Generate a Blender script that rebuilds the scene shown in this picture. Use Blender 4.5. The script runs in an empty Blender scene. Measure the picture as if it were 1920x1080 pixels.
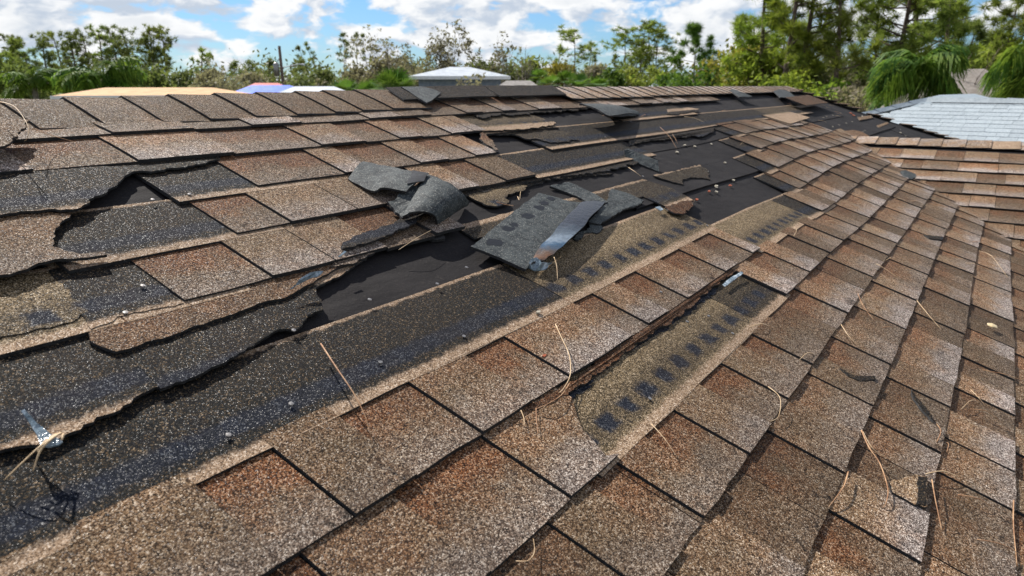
import bpy, bmesh, math, random
import numpy as np
from mathutils import Vector, Matrix
from mathutils.geometry import tessellate_polygon

S = bpy.context.scene
COL = S.collection
# ------------------------------------------------------------------ camera
U = 0.6                                   # metres per roof unit
CAMZ = 4.8
cam_d = bpy.data.cameras.new('camera')
cam = bpy.data.objects.new('camera', cam_d)
COL.objects.link(cam)
cam.location = (0, 0, CAMZ)
cam.rotation_euler = (math.radians(90 - 15.721), 0, math.radians(33.549 - 90))
cam_d.sensor_width = 36
cam_d.lens = 25.31
cam_d.clip_start = 0.02
cam_d.clip_end = 3000
cam_d.dof.use_dof = True
cam_d.dof.focus_distance = 1.35
cam_d.dof.aperture_fstop = 9.0
S.camera = cam
# ------------------------------------------------------------------ light
SUN_AZ = math.radians(72)                 # from +X towards +Y
SUN_EL = math.radians(46)
W = bpy.data.worlds.new('World')
S.world = W
W.use_nodes = True
sd = bpy.data.lights.new('sun', 'SUN')
sd.energy = 5.0
sd.angle = math.radians(0.53)
sd.color = (1.0, 0.95, 0.88)
sun = bpy.data.objects.new('sun', sd)
COL.objects.link(sun)
sv = Vector((math.cos(SUN_AZ)*math.cos(SUN_EL), math.sin(SUN_AZ)*math.cos(SUN_EL), math.sin(SUN_EL)))
sun.rotation_euler = sv.to_track_quat('Z', 'Y').to_euler()
S.view_settings.view_transform = 'Standard'
S.view_settings.look = 'None'
S.view_settings.gamma = 1
S.view_settings.use_curve_mapping = False
S.view_settings.exposure = 0.56


class NT:
    """small helper for node trees"""
    def __init__(s, tree):
        s.t = tree
        s.t.nodes.clear()
    def n(s, typ, **kw):
        nd = s.t.nodes.new(typ)
        ins = kw.pop('ins', {})
        for k, v in kw.items():
            setattr(nd, k, v)
        for k, v in ins.items():
            if hasattr(v, 'is_linked') or isinstance(v, bpy.types.NodeSocket):
                s.t.links.new(v, nd.inputs[k])
            else:
                nd.inputs[k].default_value = v
        return nd
    def math(s, op, a, b=None, c=None, clamp=False):
        nd = s.t.nodes.new('ShaderNodeMath')
        nd.operation = op
        nd.use_clamp = clamp
        for i, v in enumerate((a, b, c)):
            if v is None: continue
            if isinstance(v, bpy.types.NodeSocket): s.t.links.new(v, nd.inputs[i])
            else: nd.inputs[i].default_value = v
        return nd.outputs[0]
    def mix(s, f, a, b, mode='MIX'):
        nd = s.t.nodes.new('ShaderNodeMix')
        nd.data_type = 'RGBA'
        nd.blend_type = mode
        for i, v in ((0, f), (6, a), (7, b)):
            if isinstance(v, bpy.types.NodeSocket): s.t.links.new(v, nd.inputs[i])
            elif i == 0: nd.inputs[0].default_value = v
            else: nd.inputs[i].default_value = (*v, 1)
        return nd.outputs[2]
    def ramp(s, f, stops, interp='LINEAR'):
        nd = s.t.nodes.new('ShaderNodeValToRGB')
        cr = nd.color_ramp
        cr.interpolation = interp
        while len(cr.elements) < len(stops): cr.elements.new(0.5)
        for e, (p, c) in zip(cr.elements, stops):
            e.position = p
            e.color = (*c, 1) if len(c) == 3 else c
        s.t.links.new(f, nd.inputs[0])
        return nd.outputs[0]
    def sstep(s, x, a, b):
        nd = s.t.nodes.new('ShaderNodeMapRange')
        nd.interpolation_type = 'SMOOTHSTEP'
        s.t.links.new(x, nd.inputs[0])
        nd.inputs[1].default_value = a; nd.inputs[2].default_value = b
        nd.inputs[3].default_value = 0; nd.inputs[4].default_value = 1
        return nd.outputs[0]
    def noise(s, vec, scale, detail=3, rough=0.55, out=0):
        nd = s.n('ShaderNodeTexNoise')
        nd.inputs['Scale'].default_value = scale
        nd.inputs['Detail'].default_value = detail
        nd.inputs['Roughness'].default_value = rough
        if vec is not None: s.t.links.new(vec, nd.inputs['Vector'])
        return nd.outputs[out]


# ---- world: daylight sky with procedural cumulus clouds
nt = NT(W.node_tree)
sky = nt.n('ShaderNodeTexSky', sky_type='NISHITA', sun_disc=False)
sky.sun_elevation = SUN_EL
sky.sun_rotation = math.pi/2 - SUN_AZ
sky.air_density = 1.2
sky.dust_density = 0.2
sky.ozone_density = 2.0
tc = nt.n('ShaderNodeTexCoord')
gen = tc.outputs['Generated']
sep = nt.n('ShaderNodeSeparateXYZ', ins={0: gen})
mp = nt.n('ShaderNodeMapping', ins={'Vector': gen, 'Scale': (1.0, 1.0, 2.1), 'Location': (3.35, 1.7, 0.4)})
warp = nt.noise(mp.outputs[0], 5.0, 4, 0.6, out=1)
wv = nt.n('ShaderNodeVectorMath', operation='MULTIPLY_ADD', ins={0: warp, 1: (0.10, 0.10, 0.10), 2: mp.outputs[0]})
big = nt.noise(wv.outputs[0], 5.0, 2, 0.5)
d1 = nt.noise(wv.outputs[0], 17.0, 9, 0.54)
up = nt.n('ShaderNodeVectorMath', operation='ADD', ins={0: wv.outputs[0], 1: (-0.01, 0.01, 0.035)})
d2 = nt.noise(up.outputs[0], 17.0, 7, 0.54)
dens = nt.math('ADD', nt.math('MULTIPLY', d1, 0.62), nt.math('MULTIPLY', big, 0.38))
hz = nt.sstep(sep.outputs['Z'], 0.020, 0.065)
dens = nt.math('ADD', dens, nt.math('MULTIPLY', nt.math('SUBTRACT', hz, 1.0), 0.10))
dens = nt.math('SUBTRACT', dens, nt.math('MULTIPLY', nt.sstep(sep.outputs['Z'], 0.10, 0.55), 0.035))
cover = nt.sstep(dens, 0.412, 0.498)
shade = nt.math('SUBTRACT', d1, d2)
lit = nt.sstep(shade, -0.14, 0.12)
thick = nt.sstep(dens, 0.52, 0.66)
ccol = nt.mix(lit, (0.64, 0.73, 0.86), (1.13, 1.14, 1.15))
ccol = nt.mix(nt.math('MULTIPLY', thick, 0.35), ccol, (0.62, 0.70, 0.80))
bg1 = nt.n('ShaderNodeBackground', ins={0: nt.mix(1.0, sky.outputs[0], (0.40, 0.62, 0.98), 'MULTIPLY'), 1: 0.085})
bg2 = nt.n('ShaderNodeBackground', ins={0: ccol, 1: 0.60})
ms = nt.n('ShaderNodeMixShader', ins={0: cover, 1: bg1.outputs[0], 2: bg2.outputs[0]})
wo = nt.n('ShaderNodeOutputWorld', ins={0: ms.outputs[0]})


# ------------------------------------------------------------------ materials
MATS = {}
def new_mat(name):
    m = bpy.data.materials.new(name)
    m.use_nodes = True
    t = NT(m.node_tree)
    MATS[name] = m
    return m, t

def finish(t, col, rough=0.8, bump=None, spec=0.3, metallic=0.0, bstr=0.4, bdist=0.001):
    b = t.n('ShaderNodeBsdfPrincipled')
    for k, v in (('Base Color', col), ('Roughness', rough), ('Specular IOR Level', spec), ('Metallic', metallic)):
        if isinstance(v, bpy.types.NodeSocket): t.t.links.new(v, b.inputs[k])
        elif k == 'Base Color': b.inputs[k].default_value = (*v, 1)
        else: b.inputs[k].default_value = v
    if bump is not None:
        bp = t.n('ShaderNodeBump', ins={'Height': bump, 'Strength': bstr, 'Distance': bdist})
        t.t.links.new(bp.outputs[0], b.inputs['Normal'])
    o = t.n('ShaderNodeOutputMaterial', ins={0: b.outputs[0]})
    return b

def granule_material(name, gscale, far=False):
    m, t = new_mat(name)
    geo = t.n('ShaderNodeTexCoord')
    P = geo.outputs['Object']
    vor = t.n('ShaderNodeTexVoronoi', ins={'Vector': P, 'Scale': gscale})
    sc = t.n('ShaderNodeSeparateColor', ins={0: vor.outputs['Color']})
    r = sc.outputs[0]
    vor2 = t.n('ShaderNodeTexVoronoi', ins={'Vector': P, 'Scale': gscale*0.42})
    sc2 = t.n('ShaderNodeSeparateColor', ins={0: vor2.outputs['Color']})
    r = t.math('ADD', t.math('MULTIPLY', r, 0.80), t.math('MULTIPLY', sc2.outputs[1], 0.20))
    att = t.n('ShaderNodeAttribute', attribute_name='tint')
    ac = t.n('ShaderNodeSeparateColor', ins={0: att.outputs['Color']})
    brown, dark, brt = ac.outputs[0], ac.outputs[1], ac.outputs[2]
    uvn = t.n('ShaderNodeUVMap')
    su = t.n('ShaderNodeSeparateXYZ', ins={0: uvn.outputs[0]})
    n1 = t.noise(P, 16, 4, 0.6)
    n2 = t.noise(P, 55, 3, 0.6)
    n3 = t.noise(P, 3.0, 3, 0.5)
    g_tan = t.ramp(r, [(0.14, (0.012, 0.008, 0.005)), (0.34, (0.070, 0.040, 0.021)), (0.54, (0.155, 0.092, 0.046)), (0.70, (0.26, 0.170, 0.094)), (0.84, (0.39, 0.29, 0.19)), (0.95, (0.66, 0.55, 0.42))])
    g_grey = t.ramp(r, [(0.12, (0.022, 0.016, 0.014)), (0.32, (0.082, 0.062, 0.052)), (0.55, (0.205, 0.160, 0.135)), (0.72, (0.34, 0.280, 0.240)), (0.92, (0.74, 0.66, 0.58))])
    g_brown = t.ramp(r, [(0.18, (0.009, 0.005, 0.003)), (0.38, (0.052, 0.018, 0.007)), (0.54, (0.135, 0.047, 0.016)), (0.72, (0.25, 0.105, 0.040)), (0.92, (0.46, 0.31, 0.20))])
    g_dark = t.ramp(r, [(0.2, (0.003, 0.0035, 0.004)), (0.56, (0.007, 0.008, 0.009)), (0.72, (0.024, 0.022, 0.017)), (0.86, (0.075, 0.046, 0.020)), (0.97, (0.27, 0.20, 0.13))])
    g_olive = t.ramp(r, [(0.15, (0.014, 0.011, 0.007)), (0.40, (0.070, 0.049, 0.025)), (0.58, (0.145, 0.100, 0.052)), (0.74, (0.25, 0.180, 0.100)), (0.93, (0.48, 0.38, 0.26))])
    g_edge = t.ramp(r, [(0.1, (0.07, 0.042, 0.024)), (0.45, (0.27, 0.175, 0.105)), (0.75, (0.42, 0.30, 0.20)), (0.92, (0.66, 0.54, 0.42))])
    strm = t.n('ShaderNodeMapping', ins={'Vector': P, 'Scale': (1.0, 0.22, 0.22)})
    streak = t.noise(strm.outputs[0], 26, 5, 0.65)
    # exposed tab: brown at the top, weathering to grey towards the butt
    y = su.outputs[1]
    yy = t.math('ADD', y, t.math('MULTIPLY', t.math('SUBTRACT', n1, 0.5), 0.16))
    top = t.sstep(yy, 0.05, 0.19)
    fb = t.math('ADD', t.math('MULTIPLY', top, brown), t.math('MULTIPLY', t.math('SUBTRACT', n1, 0.48), 1.1), clamp=True)
    fg = t.math('MULTIPLY', t.sstep(yy, 0.15, 0.0), t.math('ADD', 0.42, t.math('MULTIPLY', brt, 0.75)))
    base = t.mix(t.math('MULTIPLY', t.math('ADD', fg, t.math('MULTIPLY', t.math('SUBTRACT', n2, 0.5), 0.8)), t.math('ADD', brt, 0.10), clamp=True), g_tan, g_grey)
    base = t.mix(fb, base, g_brown)
    # worn dark stains along the lower edge
    st = t.math('MULTIPLY', t.sstep(t.math('ADD', n2, t.math('MULTIPLY', n1, 0.8)), 0.98, 1.12), t.sstep(y, 0.12, 0.0))
    base = t.mix(t.math('MULTIPLY', st, 0.75), base, g_dark)
    bleach = t.n('ShaderNodeHueSaturation', ins={'Color': base, 'Saturation': 1.0, 'Value': 1.0})
    t.t.links.new(t.math('MULTIPLY', t.math('MULTIPLY', t.math('ADD', 0.46, t.math('MULTIPLY', brt, 0.78)), t.math('ADD', 0.50, t.math('MULTIPLY', n1, 0.92))), t.math('ADD', 0.80, t.math('MULTIPLY', streak, 0.40))), bleach.inputs['Value'])
    base = bleach.outputs[0]
    # headlap part of a strip: dark or olive granules, sealant line, tan edges
    isd = t.math('GREATER_THAN', dark, 0.25)
    hd = t.mix(t.sstep(dark, 0.5, 0.9), g_olive, g_dark)
    wob = t.math('MULTIPLY', t.math('SUBTRACT', n2, 0.5), 0.035)
    yw = t.math('ADD', y, wob)
    ph = t.math('PINGPONG', t.math('ADD', su.outputs[0], t.math('MULTIPLY', n1, 0.09)), 0.062)
    ph = t.math('ADD', ph, t.math('MULTIPLY', t.math('SUBTRACT', n2, 0.5), 0.05))
    blob = t.sstep(ph, 0.020, 0.042)
    blob = t.math('MAXIMUM', blob, t.math('MULTIPLY', t.sstep(dark, 0.7, 0.9), 0.85))
    seal = t.math('MULTIPLY', t.math('MULTIPLY', t.sstep(yw, 0.276, 0.296), t.sstep(yw, 0.352, 0.330)), blob)
    seal2 = t.math('MULTIPLY', t.math('MULTIPLY', t.sstep(yw, 0.250, 0.280), t.sstep(yw, 0.40, 0.34)), 0.55)
    g_seal = t.ramp(r, [(0.3, (0.003, 0.005, 0.010)), (0.78, (0.009, 0.013, 0.026)), (0.93, (0.12, 0.13, 0.14))])
    hd = t.mix(t.math('MULTIPLY', seal2, 0.8), hd, g_dark)
    hd = t.mix(t.math('MULTIPLY', seal, 0.95), hd, g_seal)
    edge = t.math('MAXIMUM', t.sstep(yw, 0.264, 0.243), t.sstep(yw, 0.497, 0.507))
    hd = t.mix(t.math('MULTIPLY', edge, 0.92), hd, g_edge)
    col = t.mix(isd, base, hd)
    dirt = t.sstep(n3, 0.30, 0.62)
    col = t.mix(t.math('MULTIPLY', t.math('SUBTRACT', 1.0, dirt), 0.28), col, (0.03, 0.022, 0.016))
    hgt = t.math('MULTIPLY', vor.outputs['Distance'], -1.0)
    rough = t.math('SUBTRACT', 0.86, t.math('MULTIPLY', t.sstep(sc.outputs[2], 0.80, 0.98), 0.50))
    finish(t, col, rough, hgt if not far else None, t.math('ADD', 0.10, t.math('MULTIPLY', t.sstep(sc.outputs[2], 0.88, 0.99), 0.25)), bstr=0.6, bdist=0.0012)
    return m

GR = granule_material('roof_granules', 700)
def simple(name, c1, c2, scale, rough=0.85, bump=0.3, bdist=0.002, spec=0.3, detail=5, speck=None, metallic=0.0):
    m, t = new_mat(name)
    P = t.n('ShaderNodeTexCoord').outputs['Object']
    n = t.noise(P, scale, detail, 0.65)
    c = t.mix(t.sstep(n, 0.35, 0.66), c1, c2)
    if speck:
        v = t.n('ShaderNodeTexVoronoi', ins={'Vector': P, 'Scale': speck[0]})
        s = t.n('ShaderNodeSeparateColor', ins={0: v.outputs['Color']})
        c = t.mix(t.math('MULTIPLY', t.sstep(s.outputs[0], speck[2], speck[2]+0.1), 0.8), c, speck[1])
    finish(t, c, rough, n, spec, bstr=bump, bdist=bdist, metallic=metallic)
    return m
ASPH = simple('asphalt_edge', (0.007, 0.007, 0.008), (0.026, 0.025, 0.025), 220, 0.7, 0.8, 0.003, 0.5)
BACK = simple('shingle_underside', (0.016, 0.020, 0.022), (0.052, 0.060, 0.060), 45, 0.75, 0.9, 0.003, 0.22, 8, (520, (0.20, 0.20, 0.18), 0.86))
BARK_D = simple('smooth_bitumen', (0.008, 0.009, 0.012), (0.022, 0.024, 0.030), 60, 0.7, 0.3, 0.001, 0.15)

m, t = new_mat('underlayment_felt')
P = t.n('ShaderNodeTexCoord').outputs['Object']
na = t.noise(P, 5, 4, 0.6); nb = t.noise(P, 160, 3, 0.7)
sp = t.n('ShaderNodeSeparateXYZ', ins={0: P})
c = t.mix(t.sstep(na, 0.3, 0.7), (0.0100, 0.0085, 0.0090), (0.019, 0.0165, 0.0165))
c = t.mix(t.math('MULTIPLY', t.sstep(nb, 0.56, 0.75), 0.6), c, (0.040, 0.034, 0.031))
dn = t.noise(P, 22, 6, 0.7)
c = t.mix(t.math('MULTIPLY', t.sstep(dn, 0.60, 0.78), 0.45), c, (0.10, 0.085, 0.07))
wr = t.n('ShaderNodeMapping', ins={'Vector': P, 'Scale': (0.35, 1.0, 1.0)})
nw = t.noise(wr.outputs[0], 9, 3, 0.5)
hw = t.math('ADD', t.math('MULTIPLY', nb, 0.10), nw)
finish(t, c, 0.85, hw, 0.14, bstr=0.6, bdist=0.022)
FELT = m

BLOT, t = new_mat('sealant_blot')
P = t.n('ShaderNodeTexCoord').outputs['Object']
n = t.noise(P, 200, 3, 0.6)
finish(t, t.mix(n, (0.0015, 0.002, 0.004), (0.006, 0.008, 0.012)), 0.55, n, 0.2, bstr=0.5, bdist=0.001)
FILM, t = new_mat('release_film')
P = t.n('ShaderNodeTexCoord').outputs['Object']
n = t.noise(P, 60, 4, 0.65)
fu = t.n('ShaderNodeSeparateXYZ', ins={0: t.n('ShaderNodeUVMap').outputs[0]}).outputs[0]
fu = t.math('ADD', fu, t.math('MULTIPLY', t.math('SUBTRACT', n, 0.5), 0.22))
c = t.ramp(fu, [(0.0, (0.040, 0.044, 0.050)), (0.34, (0.016, 0.020, 0.030)), (0.50, (0.06, 0.08, 0.10)), (0.60, (0.16, 0.20, 0.24)), (0.68, (0.02, 0.06, 0.11)), (0.78, (0.06, 0.045, 0.035)), (0.88, (0.13, 0.060, 0.025)), (1.0, (0.02, 0.02, 0.02))])
finish(t, c, 0.42, n, 0.30, bstr=0.9, bdist=0.004)
TAPE, t = new_mat('clear_plastic_tape')
P = t.n('ShaderNodeTexCoord').outputs['Object']
n = t.noise(P, 70, 4, 0.7)
c = t.ramp(n, [(0.3, (0.035, 0.055, 0.07)), (0.5, (0.14, 0.19, 0.22)), (0.68, (0.50, 0.56, 0.60))])
finish(t, c, 0.15, n, 0.8, bstr=0.8, bdist=0.003)
NAILM = simple('nail_zinc', (0.16, 0.15, 0.14), (0.36, 0.34, 0.32), 300, 0.4, 0.2, 0.0005, 0.5, metallic=0.7)
NEED = simple('dry_pine_needle', (0.26, 0.125, 0.06), (0.50, 0.31, 0.17), 40, 0.6, 0.2, 0.0005)
NEEDP = simple('pale_pine_needle', (0.50, 0.34, 0.19), (0.68, 0.52, 0.33), 40, 0.6, 0.2, 0.0005)
CHIP = simple('rust_red_chip', (0.28, 0.06, 0.025), (0.42, 0.13, 0.06), 90, 0.8)
PALE = simple('pale_chip', (0.30, 0.26, 0.19), (0.55, 0.50, 0.40), 120, 0.8)
LEAFY = simple('dry_leaf', (0.50, 0.38, 0.20), (0.66, 0.54, 0.34), 60, 0.7)

def foliage(name, c1, c2, c3, trans=0.35, scale=0.9):
    m, t = new_mat(name)
    P = t.n('ShaderNodeTexCoord').outputs['Object']
    oi = t.n('ShaderNodeObjectInfo')
    n = t.noise(P, scale, 3, 0.6)
    n2 = t.noise(P, scale*9, 2, 0.6)
    c = t.mix(t.sstep(n, 0.38, 0.62), c1, c2)
    c = t.mix(t.math('MULTIPLY', t.sstep(n2, 0.52, 0.72), 0.65), c, c3)
    hs = t.n('ShaderNodeHueSaturation', ins={'Color': c})
    t.t.links.new(t.math('ADD', 0.485, t.math('MULTIPLY', oi.outputs['Random'], 0.03)), hs.inputs['Hue'])
    t.t.links.new(t.math('ADD', 0.8, t.math('MULTIPLY', oi.outputs['Random'], 0.4)), hs.inputs['Value'])
    c = hs.outputs[0]
    b = t.n('ShaderNodeBsdfPrincipled', ins={'Base Color': c, 'Roughness': 0.62, 'Specular IOR Level': 0.25})
    tr = t.n('ShaderNodeBsdfTranslucent', ins={'Color': t.mix(0.35, c, (0.16, 0.20, 0.03))})
    mx = t.n('ShaderNodeMixShader', ins={0: trans, 1: b.outputs[0], 2: tr.outputs[0]})
    t.n('ShaderNodeOutputMaterial', ins={0: mx.outputs[0]})
    return m
F_PINE = foliage('pine_needles_far', (0.085, 0.120, 0.030), (0.155, 0.190, 0.045), (0.25, 0.24, 0.085), 0.55, .5)
F_PINEB = foliage('pine_needles_olive', (0.13, 0.18, 0.030), (0.24, 0.29, 0.045), (0.34, 0.33, 0.08), 0.58, .6)
F_NEAR = foliage('pine_needles_bright', (0.12, 0.20, 0.020), (0.27, 0.36, 0.034), (0.42, 0.43, 0.06), 0.58, 0.9)
F_BRIGHT = foliage('leaves_fresh_green', (0.040, 0.11, 0.012), (0.095, 0.20, 0.018), (0.15, 0.25, 0.035), 0.42)
F_PALM = foliage('palm_fronds', (0.05, 0.13, 0.018), (0.15, 0.27, 0.028), (0.38, 0.45, 0.06), 0.5, 1.5)
F_YEL = foliage('yellowing_leaves', (0.14, 0.15, 0.030), (0.30, 0.24, 0.030), (0.45, 0.32, 0.04), 0.4)
F_DRY = foliage('dry_brown_leaves', (0.20, 0.165, 0.105), (0.30, 0.26, 0.17), (0.20, 0.22, 0.09), 0.5)
F_OLIVE = foliage('olive_scrub', (0.075, 0.100, 0.030), (0.15, 0.17, 0.055), (0.25, 0.22, 0.11), 0.45)
WOOD = simple('pine_bark', (0.060, 0.042, 0.032), (0.16, 0.115, 0.090), 9, 0.9, 0.6, 0.02)
WOODG = simple('grey_dead_wood', (0.17, 0.145, 0.115), (0.33, 0.29, 0.24), 9, 0.9, 0.4, 0.02)

# ------------------------------------------------------------------ roof space
TH = math.radians(20.5)
co, si = math.cos(TH), math.sin(TH)
FOOT = Vector((0, si, -co))               # foot of the camera on the roof plane (roof units)
def bell(x): return math.exp(-x*x)
def sag(u, v):
    # the decking between the trusses has sagged a little
    a = 0.010*math.sin(u*1.9+0.8)*bell((v-0.1)/1.2)
    b = 0.035*bell((u-6.4)/0.8)*bell((v-1.15)/0.6) - 0.03*bell((u-5.2)/0.7)*bell((v-0.55)/0.8)
    r = -(0.002+0.042*max(0, min(1, (3.6-u)/2.6)))*bell((v-2.62)/0.30)
    return a + b + r
def R3(u, v, h=0.0):
    h += sag(u, v)-0.020
    return Vector((u*U, (FOOT.y + v*co - h*si)*U, CAMZ + (FOOT.z + v*si + h*co)*U))
# wing
PHI = math.atan(0.24)
WUR = 8.98
WZ = -co + 1.07*si
def W3(w, y, h=0.0):
    return Vector(((WUR - w*math.cos(PHI) - h*math.sin(PHI))*U, y*U, CAMZ + (WZ - w*math.sin(PHI) + h*math.cos(PHI))*U))

def put(name, verts, faces, mats, parent=None, midx=None, uvs=None, tint=None, smooth=False):
    me = bpy.data.meshes.new(name)
    me.from_pydata([tuple(v) for v in verts], [], faces)
    for mm in mats: me.materials.append(mm)
    if midx is not None: me.polygons.foreach_set('material_index', midx)
    if uvs is not None:
        l = me.uv_layers.new(name='UVMap')
        li = np.zeros(len(me.loops), dtype=np.int32); me.loops.foreach_get('vertex_index', li)
        l.data.foreach_set('uv', np.array(uvs, dtype=np.float32)[li].ravel())
    if tint is not None:
        a = me.attributes.new('tint', 'FLOAT_COLOR', 'POINT')
        arr = np.ones((len(verts), 4), dtype=np.float32)
        arr[:, :3] = np.array(tint, dtype=np.float32)
        a.data.foreach_set('color', arr.ravel())
    if smooth: me.polygons.foreach_set('use_smooth', [True]*len(me.polygons))
    me.update()
    o = bpy.data.objects.new(name, me)
    COL.objects.link(o)
    if parent: o.parent = parent
    return o

def tag(o, label=None, cat=None, group=None, kind=None):
    if label: o['label'] = label
    if cat: o['category'] = cat
    if group: o['group'] = group
    if kind: o['kind'] = kind
    return o

def empty(name, loc=(0, 0, 0)):
    e = bpy.data.objects.new(name, None)
    COL.objects.link(e)
    e.location = loc
    e.empty_display_size = 0.2
    return e

rnd = random.Random(7)
def jag(pts, amp=0.01, step=0.035, closed=False):
    """fractal-ish torn line through uv(h) points"""
    out = []
    n = len(pts)
    rng = range(n if closed else n-1)
    for i in rng:
        a, b = pts[i], pts[(i+1) % n]
        L = math.hypot(b[0]-a[0], b[1]-a[1])
        k = max(1, int(L/step))
        out.append(tuple(a))
        for j in range(1, k):
            f = j/k
            p = [a[q]+(b[q]-a[q])*f for q in range(len(a))]
            nx, ny = -(b[1]-a[1])/max(L, 1e-6), (b[0]-a[0])/max(L, 1e-6)
            s = rnd.uniform(-amp, amp)
            p[0] += nx*s; p[1] += ny*s
            out.append(tuple(p))
    if not closed: out.append(tuple(pts[-1]))
    return out

class Slab:
    """polygon with thickness; pts are (u,v); h is a function of (u,v)"""
    def __init__(s, pts, h, th=0.011, vb=0.0, tint=(0.3, 0, 0.5), space=R3, side=1, area=None, u_off=0.0):
        n = len(pts)
        tri = tessellate_polygon([[Vector((p[0], p[1], 0)) for p in pts]])
        s.v = []; s.f = []; s.m = []; s.uv = []; s.t = []
        hs = [h(p[0], p[1]) if callable(h) else (p[2] if len(p) > 2 else 0)+h for p in pts]
        for p, hh in zip(pts, hs): s.v.append(space(p[0], p[1], hh)); s.uv.append((p[0]+u_off, p[1]-vb))
        for p, hh in zip(pts, hs): s.v.append(space(p[0], p[1], hh-th)); s.uv.append((p[0], p[1]-vb))
        s.t = [tint]*(2*n)
        # orientation
        A = sum(pts[i][0]*pts[(i+1) % n][1]-pts[(i+1) % n][0]*pts[i][1] for i in range(n))
        ccw = A > 0
        for t3 in tri:
            a, b, c = [pts[i] for i in t3]
            cr = (b[0]-a[0])*(c[1]-a[1])-(c[0]-a[0])*(b[1]-a[1])
            t3 = tuple(t3) if cr > 0 else tuple(reversed(t3))
            if space is W3: t3 = tuple(reversed(t3))
            s.f.append(t3); s.m.append(0)
            s.f.append(tuple(i+n for i in reversed(t3))); s.m.append(side)
        for i in range(n):
            j = (i+1) % n
            s.f.append((i, i+n, j+n, j) if ccw else (i, j, j+n, i+n)); s.m.append(side)
        c = sum((s.v[i] for i in range(n)), Vector())/n
        d = (c-Vector((0, 0, CAMZ))).length
        s.size = abs(A)*0.5*U*U/(d**3)*0.35 if area is None else area

def put_slab(name, s, parent, mats=None, label=None):
    o = put(name, s.v, s.f, mats or [GR, ASPH], parent, s.m, s.uv, s.t)
    if label: o['label'] = label
    return o
def join_slabs(name, slabs, parent, mats=None):
    v = []; f = []; m = []; uv = []; t = []
    for s in slabs:
        o = len(v)
        v += s.v; uv += s.uv; t += s.t; m += s.m
        f += [tuple(i+o for i in q) for q in s.f]
    return put(name, v, f, mats or [GR, ASPH], parent, m, uv, t)

# ------------------------------------------------------------------ the house
house = tag(empty('house', (3, 0, 0)), 'storm damaged house in the foreground with brown shingles torn off its roof', 'house')
bpy.context.view_layer.update()
def hput(*a, **k):
    o = put(*a, **k)
    return o
HL = Matrix.Translation((-3, 0, 0))
def adopt(o, p=house):
    o.parent = p
    if p is house: o.matrix_parent_inverse = HL
    return o

VB = {-9: -1.43, -8: -1.21, -7: -1.0, -6: -0.79, -5: -0.580, -4: -0.372, -3: -0.152, -2: 0.067, -1: 0.30, 0: 0.542, 1: 0.788, 2: 1.030, 3: 1.272, 4: 1.513, 5: 1.765, 6: 2.010, 7: 2.245}
HH = 0.026
def hk(k, lift=0.0):
    vb = VB[k]
    return lambda u, v: HH*(1-(v-vb)/0.52)+lift

# roof deck / underlayment (fine grid so that it follows the sag)
def grid_roof(u0, u1, v0, v1, du, dv, h, cut=None):
    us = np.arange(u0, u1+1e-6, du); vs = np.arange(v0, v1+1e-6, dv)
    V = [R3(u, v, h) for v in vs for u in us]
    F = []
    n = len(us)
    for j in range(len(vs)-1):
        for i in range(n-1):
            F.append((j*n+i, j*n+i+1, (j+1)*n+i+1, (j+1)*n+i))
    return V, F
RID = 2.60
V, F = grid_roof(-1.0, 11.75, -3.2, RID, 0.25, 0.2, -0.006)
deck = adopt(put('roof_underlayment', V, F, [FELT], None, smooth=True))
deck['label'] = 'dark felt underlayment laid bare between the torn shingles'
# felt laps: each roll overlaps the one below
for vv, u0, u1, hh in ((1.095, 3.15, 5.3, 0.010), (1.56, 2.9, 11.0, 0.004), (1.02, 8.6, 12.4, 0.012), (2.03, 3.0, 12.0, 0.004), (1.31, 1.8, 6.0, 0.003)):
    n = int((u1-u0)/0.18)
    pts = [(u0+(u1-u0)*i/n, vv+(u0+(u1-u0)*i/n-u0)*0.0) for i in range(n+1)]
    top = [(p[0], p[1]+0.30) for p in pts]
    V = [R3(p[0], p[1], hh-0.003) for p in pts]+[R3(p[0], p[1], -0.008) for p in pts]+[R3(p[0], p[1]+0.3, -0.0035) for p in pts]
    m_ = n+1
    F = [(i, i+1, m_*2+i+1, m_*2+i) for i in range(n)]+[(i+m_, i+1+m_, i+1, i) for i in range(n)]
    adopt(put('felt_lap', V, F, [FELT]), house)
# far hip end, back slope and wing slopes
def tri3(a, b, c, *r): return [a, b, c, *r]
RE = 11.75
hipb = [R3(RE, RID, -0.006), R3(RE+(RID+1.2)*0.90, -1.2, -0.006), R3(RE, -1.2, -0.006)]
hipV = [R3(RE, -3.2, -0.006), R3(RE, RID, -0.006), R3(RE+(RID+3.2)*0.90, -3.2, -0.006)]
o = adopt(put('hip_underlayment', hipV, [(0, 2, 1)], [FELT]))
zr = R3(5, RID).z; yr = R3(5, RID).y
def back(u, dist): p = R3(u, RID, 0); return Vector((p.x, p.y+dist, p.z-dist*math.tan(TH)-0.004))
BV = [back(-1, 0), back(-1, 4.2), back(RE+3.5, 4.2), back(RE, 0), R3(RE+(RID+3.2)*0.90, -3.2, -0.006)]
adopt(put('back_roof_slope', BV, [(0, 3, 2, 1), (3, 4, 2)], [FELT]))

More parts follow.
